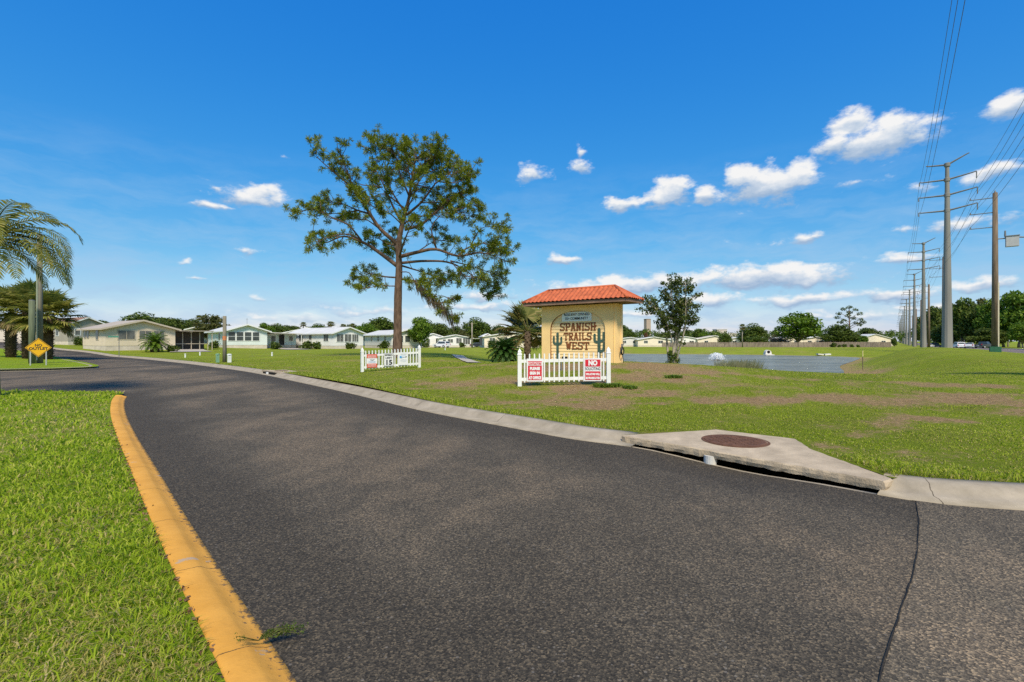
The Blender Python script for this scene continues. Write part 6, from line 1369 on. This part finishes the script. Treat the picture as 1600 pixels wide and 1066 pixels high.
for px, py, rx, ry, k in CL:
    d = Vector(((px-800)/F, 1, (533-py)/F)); a_ = math.atan2(d.x, d.y); e_ = math.atan2(d.z, math.hypot(d.x, d.y)); ca = 1/(1+((px-800)/F)**2); ce = math.cos(e_)*math.hypot(1,0)/math.hypot(1,(px-800)/F)
    if py > 395: rx, ry = rx*1.4, ry*1.35
    rax = rx/F*ca*1.25; rex = ry/F*ce*1.5
    s1 = N(t, 'ShaderNodeVectorMath', operation='SUBTRACT'); t.links.new(AEW, s1.inputs[0]); s1.inputs[1].default_value = (a_, e_, 0)
    s2 = N(t, 'ShaderNodeVectorMath', operation='MULTIPLY'); t.links.new(s1.outputs[0], s2.inputs[0]); s2.inputs[1].default_value = (1/rax, 1/rex, 0)
    ln = N(t, 'ShaderNodeVectorMath', operation='LENGTH'); t.links.new(s2.outputs[0], ln.inputs[0])
    f = math_(t, 'MULTIPLY_ADD', ln.outputs['Value'], -k, k)
    best = f if best is None else math_(t, 'MAXIMUM', best, f)
    fc = math_(t, 'POWER', math_(t, 'MAXIMUM', f, 0.0), 2.0); yy = N(t, 'ShaderNodeSeparateXYZ'); t.links.new(s2.outputs[0], yy.inputs[0])
    num = math_(t, 'MULTIPLY', fc, yy.outputs[1]) if num is None else math_(t, 'MULTIPLY_ADD', fc, yy.outputs[1], num); den = math_(t, 'ADD', fc, 1e-5) if den is None else math_(t, 'ADD', den, fc)
rel = math_(t, 'DIVIDE', num, den)
dens = math_(t, 'ADD', best, math_(t, 'MULTIPLY', math_(t, 'SUBTRACT', n1, .5), 1.5))
dens = math_(t, 'SUBTRACT', dens, math_(t, 'MULTIPLY', math_(t, 'MAXIMUM', math_(t, 'MULTIPLY', rel, -1.0), 0.0), .12))
mr = N(t, 'ShaderNodeMapRange', interpolation_type='SMOOTHSTEP', inp={1: .10, 2: .62, 3: 0., 4: 1.}); t.links.new(dens, mr.inputs[0]); mask = mr.outputs[0]
mask = math_(t, 'MULTIPLY', mask, math_(t, 'GREATER_THAN', best, -.2))
# thin veil low in the sky
mv = N(t, 'ShaderNodeMapping'); mv.inputs['Scale'].default_value = (1,4.5,1); t.links.new(AEW, mv.inputs[0]); vn = noise(t, mv.outputs[0], 6, 7, .62)
lowm = N(t, 'ShaderNodeMapRange', inp={1: R(20), 2: R(2), 3: 0., 4: .85}); t.links.new(el, lowm.inputs[0])
veil = math_(t, 'MULTIPLY', math_(t, 'MULTIPLY', math_(t, 'SUBTRACT', vn, .40, clamp=True), 3.2, clamp=True), lowm.outputs[0])
shade = math_(t, 'ADD', math_(t, 'MULTIPLY', rel, .95), math_(t, 'ADD', math_(t, 'MULTIPLY', math_(t, 'SUBTRACT', n1, .5), .9), .40))
ccol = ramp(t, shade, [(.08, (.36,.50,.70)), (.33, (.62,.71,.83)), (.58, (.95,.95,.95))])
sc_ = N(t, 'ShaderNodeSeparateColor'); t.links.new(hs.outputs[0], sc_.inputs[0]); cc_ = N(t, 'ShaderNodeCombineColor')
for i_, (ex_, k_) in enumerate(((1.08,.72),(.68,.715),(.28,.86))):                      # deeper, cleaner air: contrast of the clear sky per channel
    t.links.new(math_(t, 'MULTIPLY', math_(t, 'POWER', math_(t, 'MULTIPLY', sc_.outputs[i_], .15), ex_), k_/.15), cc_.inputs[i_])
skyc = mixc(t, veil, cc_.outputs[0], (2.7,4.0,5.5))
bg1 = N(t, 'ShaderNodeBackground', inp={'Strength': .15}); t.links.new(skyc, bg1.inputs[0]); bg2 = N(t, 'ShaderNodeBackground', inp={'Strength': .96}); t.links.new(ccol, bg2.inputs[0])
mx = N(t, 'ShaderNodeMixShader'); t.links.new(mask, mx.inputs[0]); t.links.new(bg1.outputs[0], mx.inputs[1]); t.links.new(bg2.outputs[0], mx.inputs[2])
wo = N(t, 'ShaderNodeOutputWorld'); t.links.new(mx.outputs[0], wo.inputs[0])
w.cycles.sampling_method = 'MANUAL'; w.cycles.sample_map_resolution = 512

sl = bpy.data.lights.new('sun', 'SUN'); sl.energy = 5.0; sl.angle = R(12); sl.color = (1,.90,.73); so = link(bpy.data.objects.new('sun', sl))
d = -Vector((math.sin(SUN_AZ)*math.cos(SUN_EL), math.cos(SUN_AZ)*math.cos(SUN_EL), math.sin(SUN_EL))); so.rotation_euler = d.to_track_quat('-Z','Y').to_euler(); so.location = (0,0,50)
cam = bpy.data.cameras.new('camera'); cam.lens = F/1600*36; cam.sensor_width = 36; cam.clip_end = 12000; cam.clip_start = .05
co = link(bpy.data.objects.new('camera', cam)); co.location = (0,0,CAMH); co.rotation_euler = (R(90),0,0); scene.camera = co
scene.view_settings.view_transform = 'Standard'; scene.view_settings.look = 'None'; scene.view_settings.exposure = 0; scene.view_settings.gamma = 1
scene.render.engine = 'CYCLES'; scene.cycles.use_denoising = False; scene.cycles.max_bounces = 6; scene.cycles.transparent_max_bounces = 8
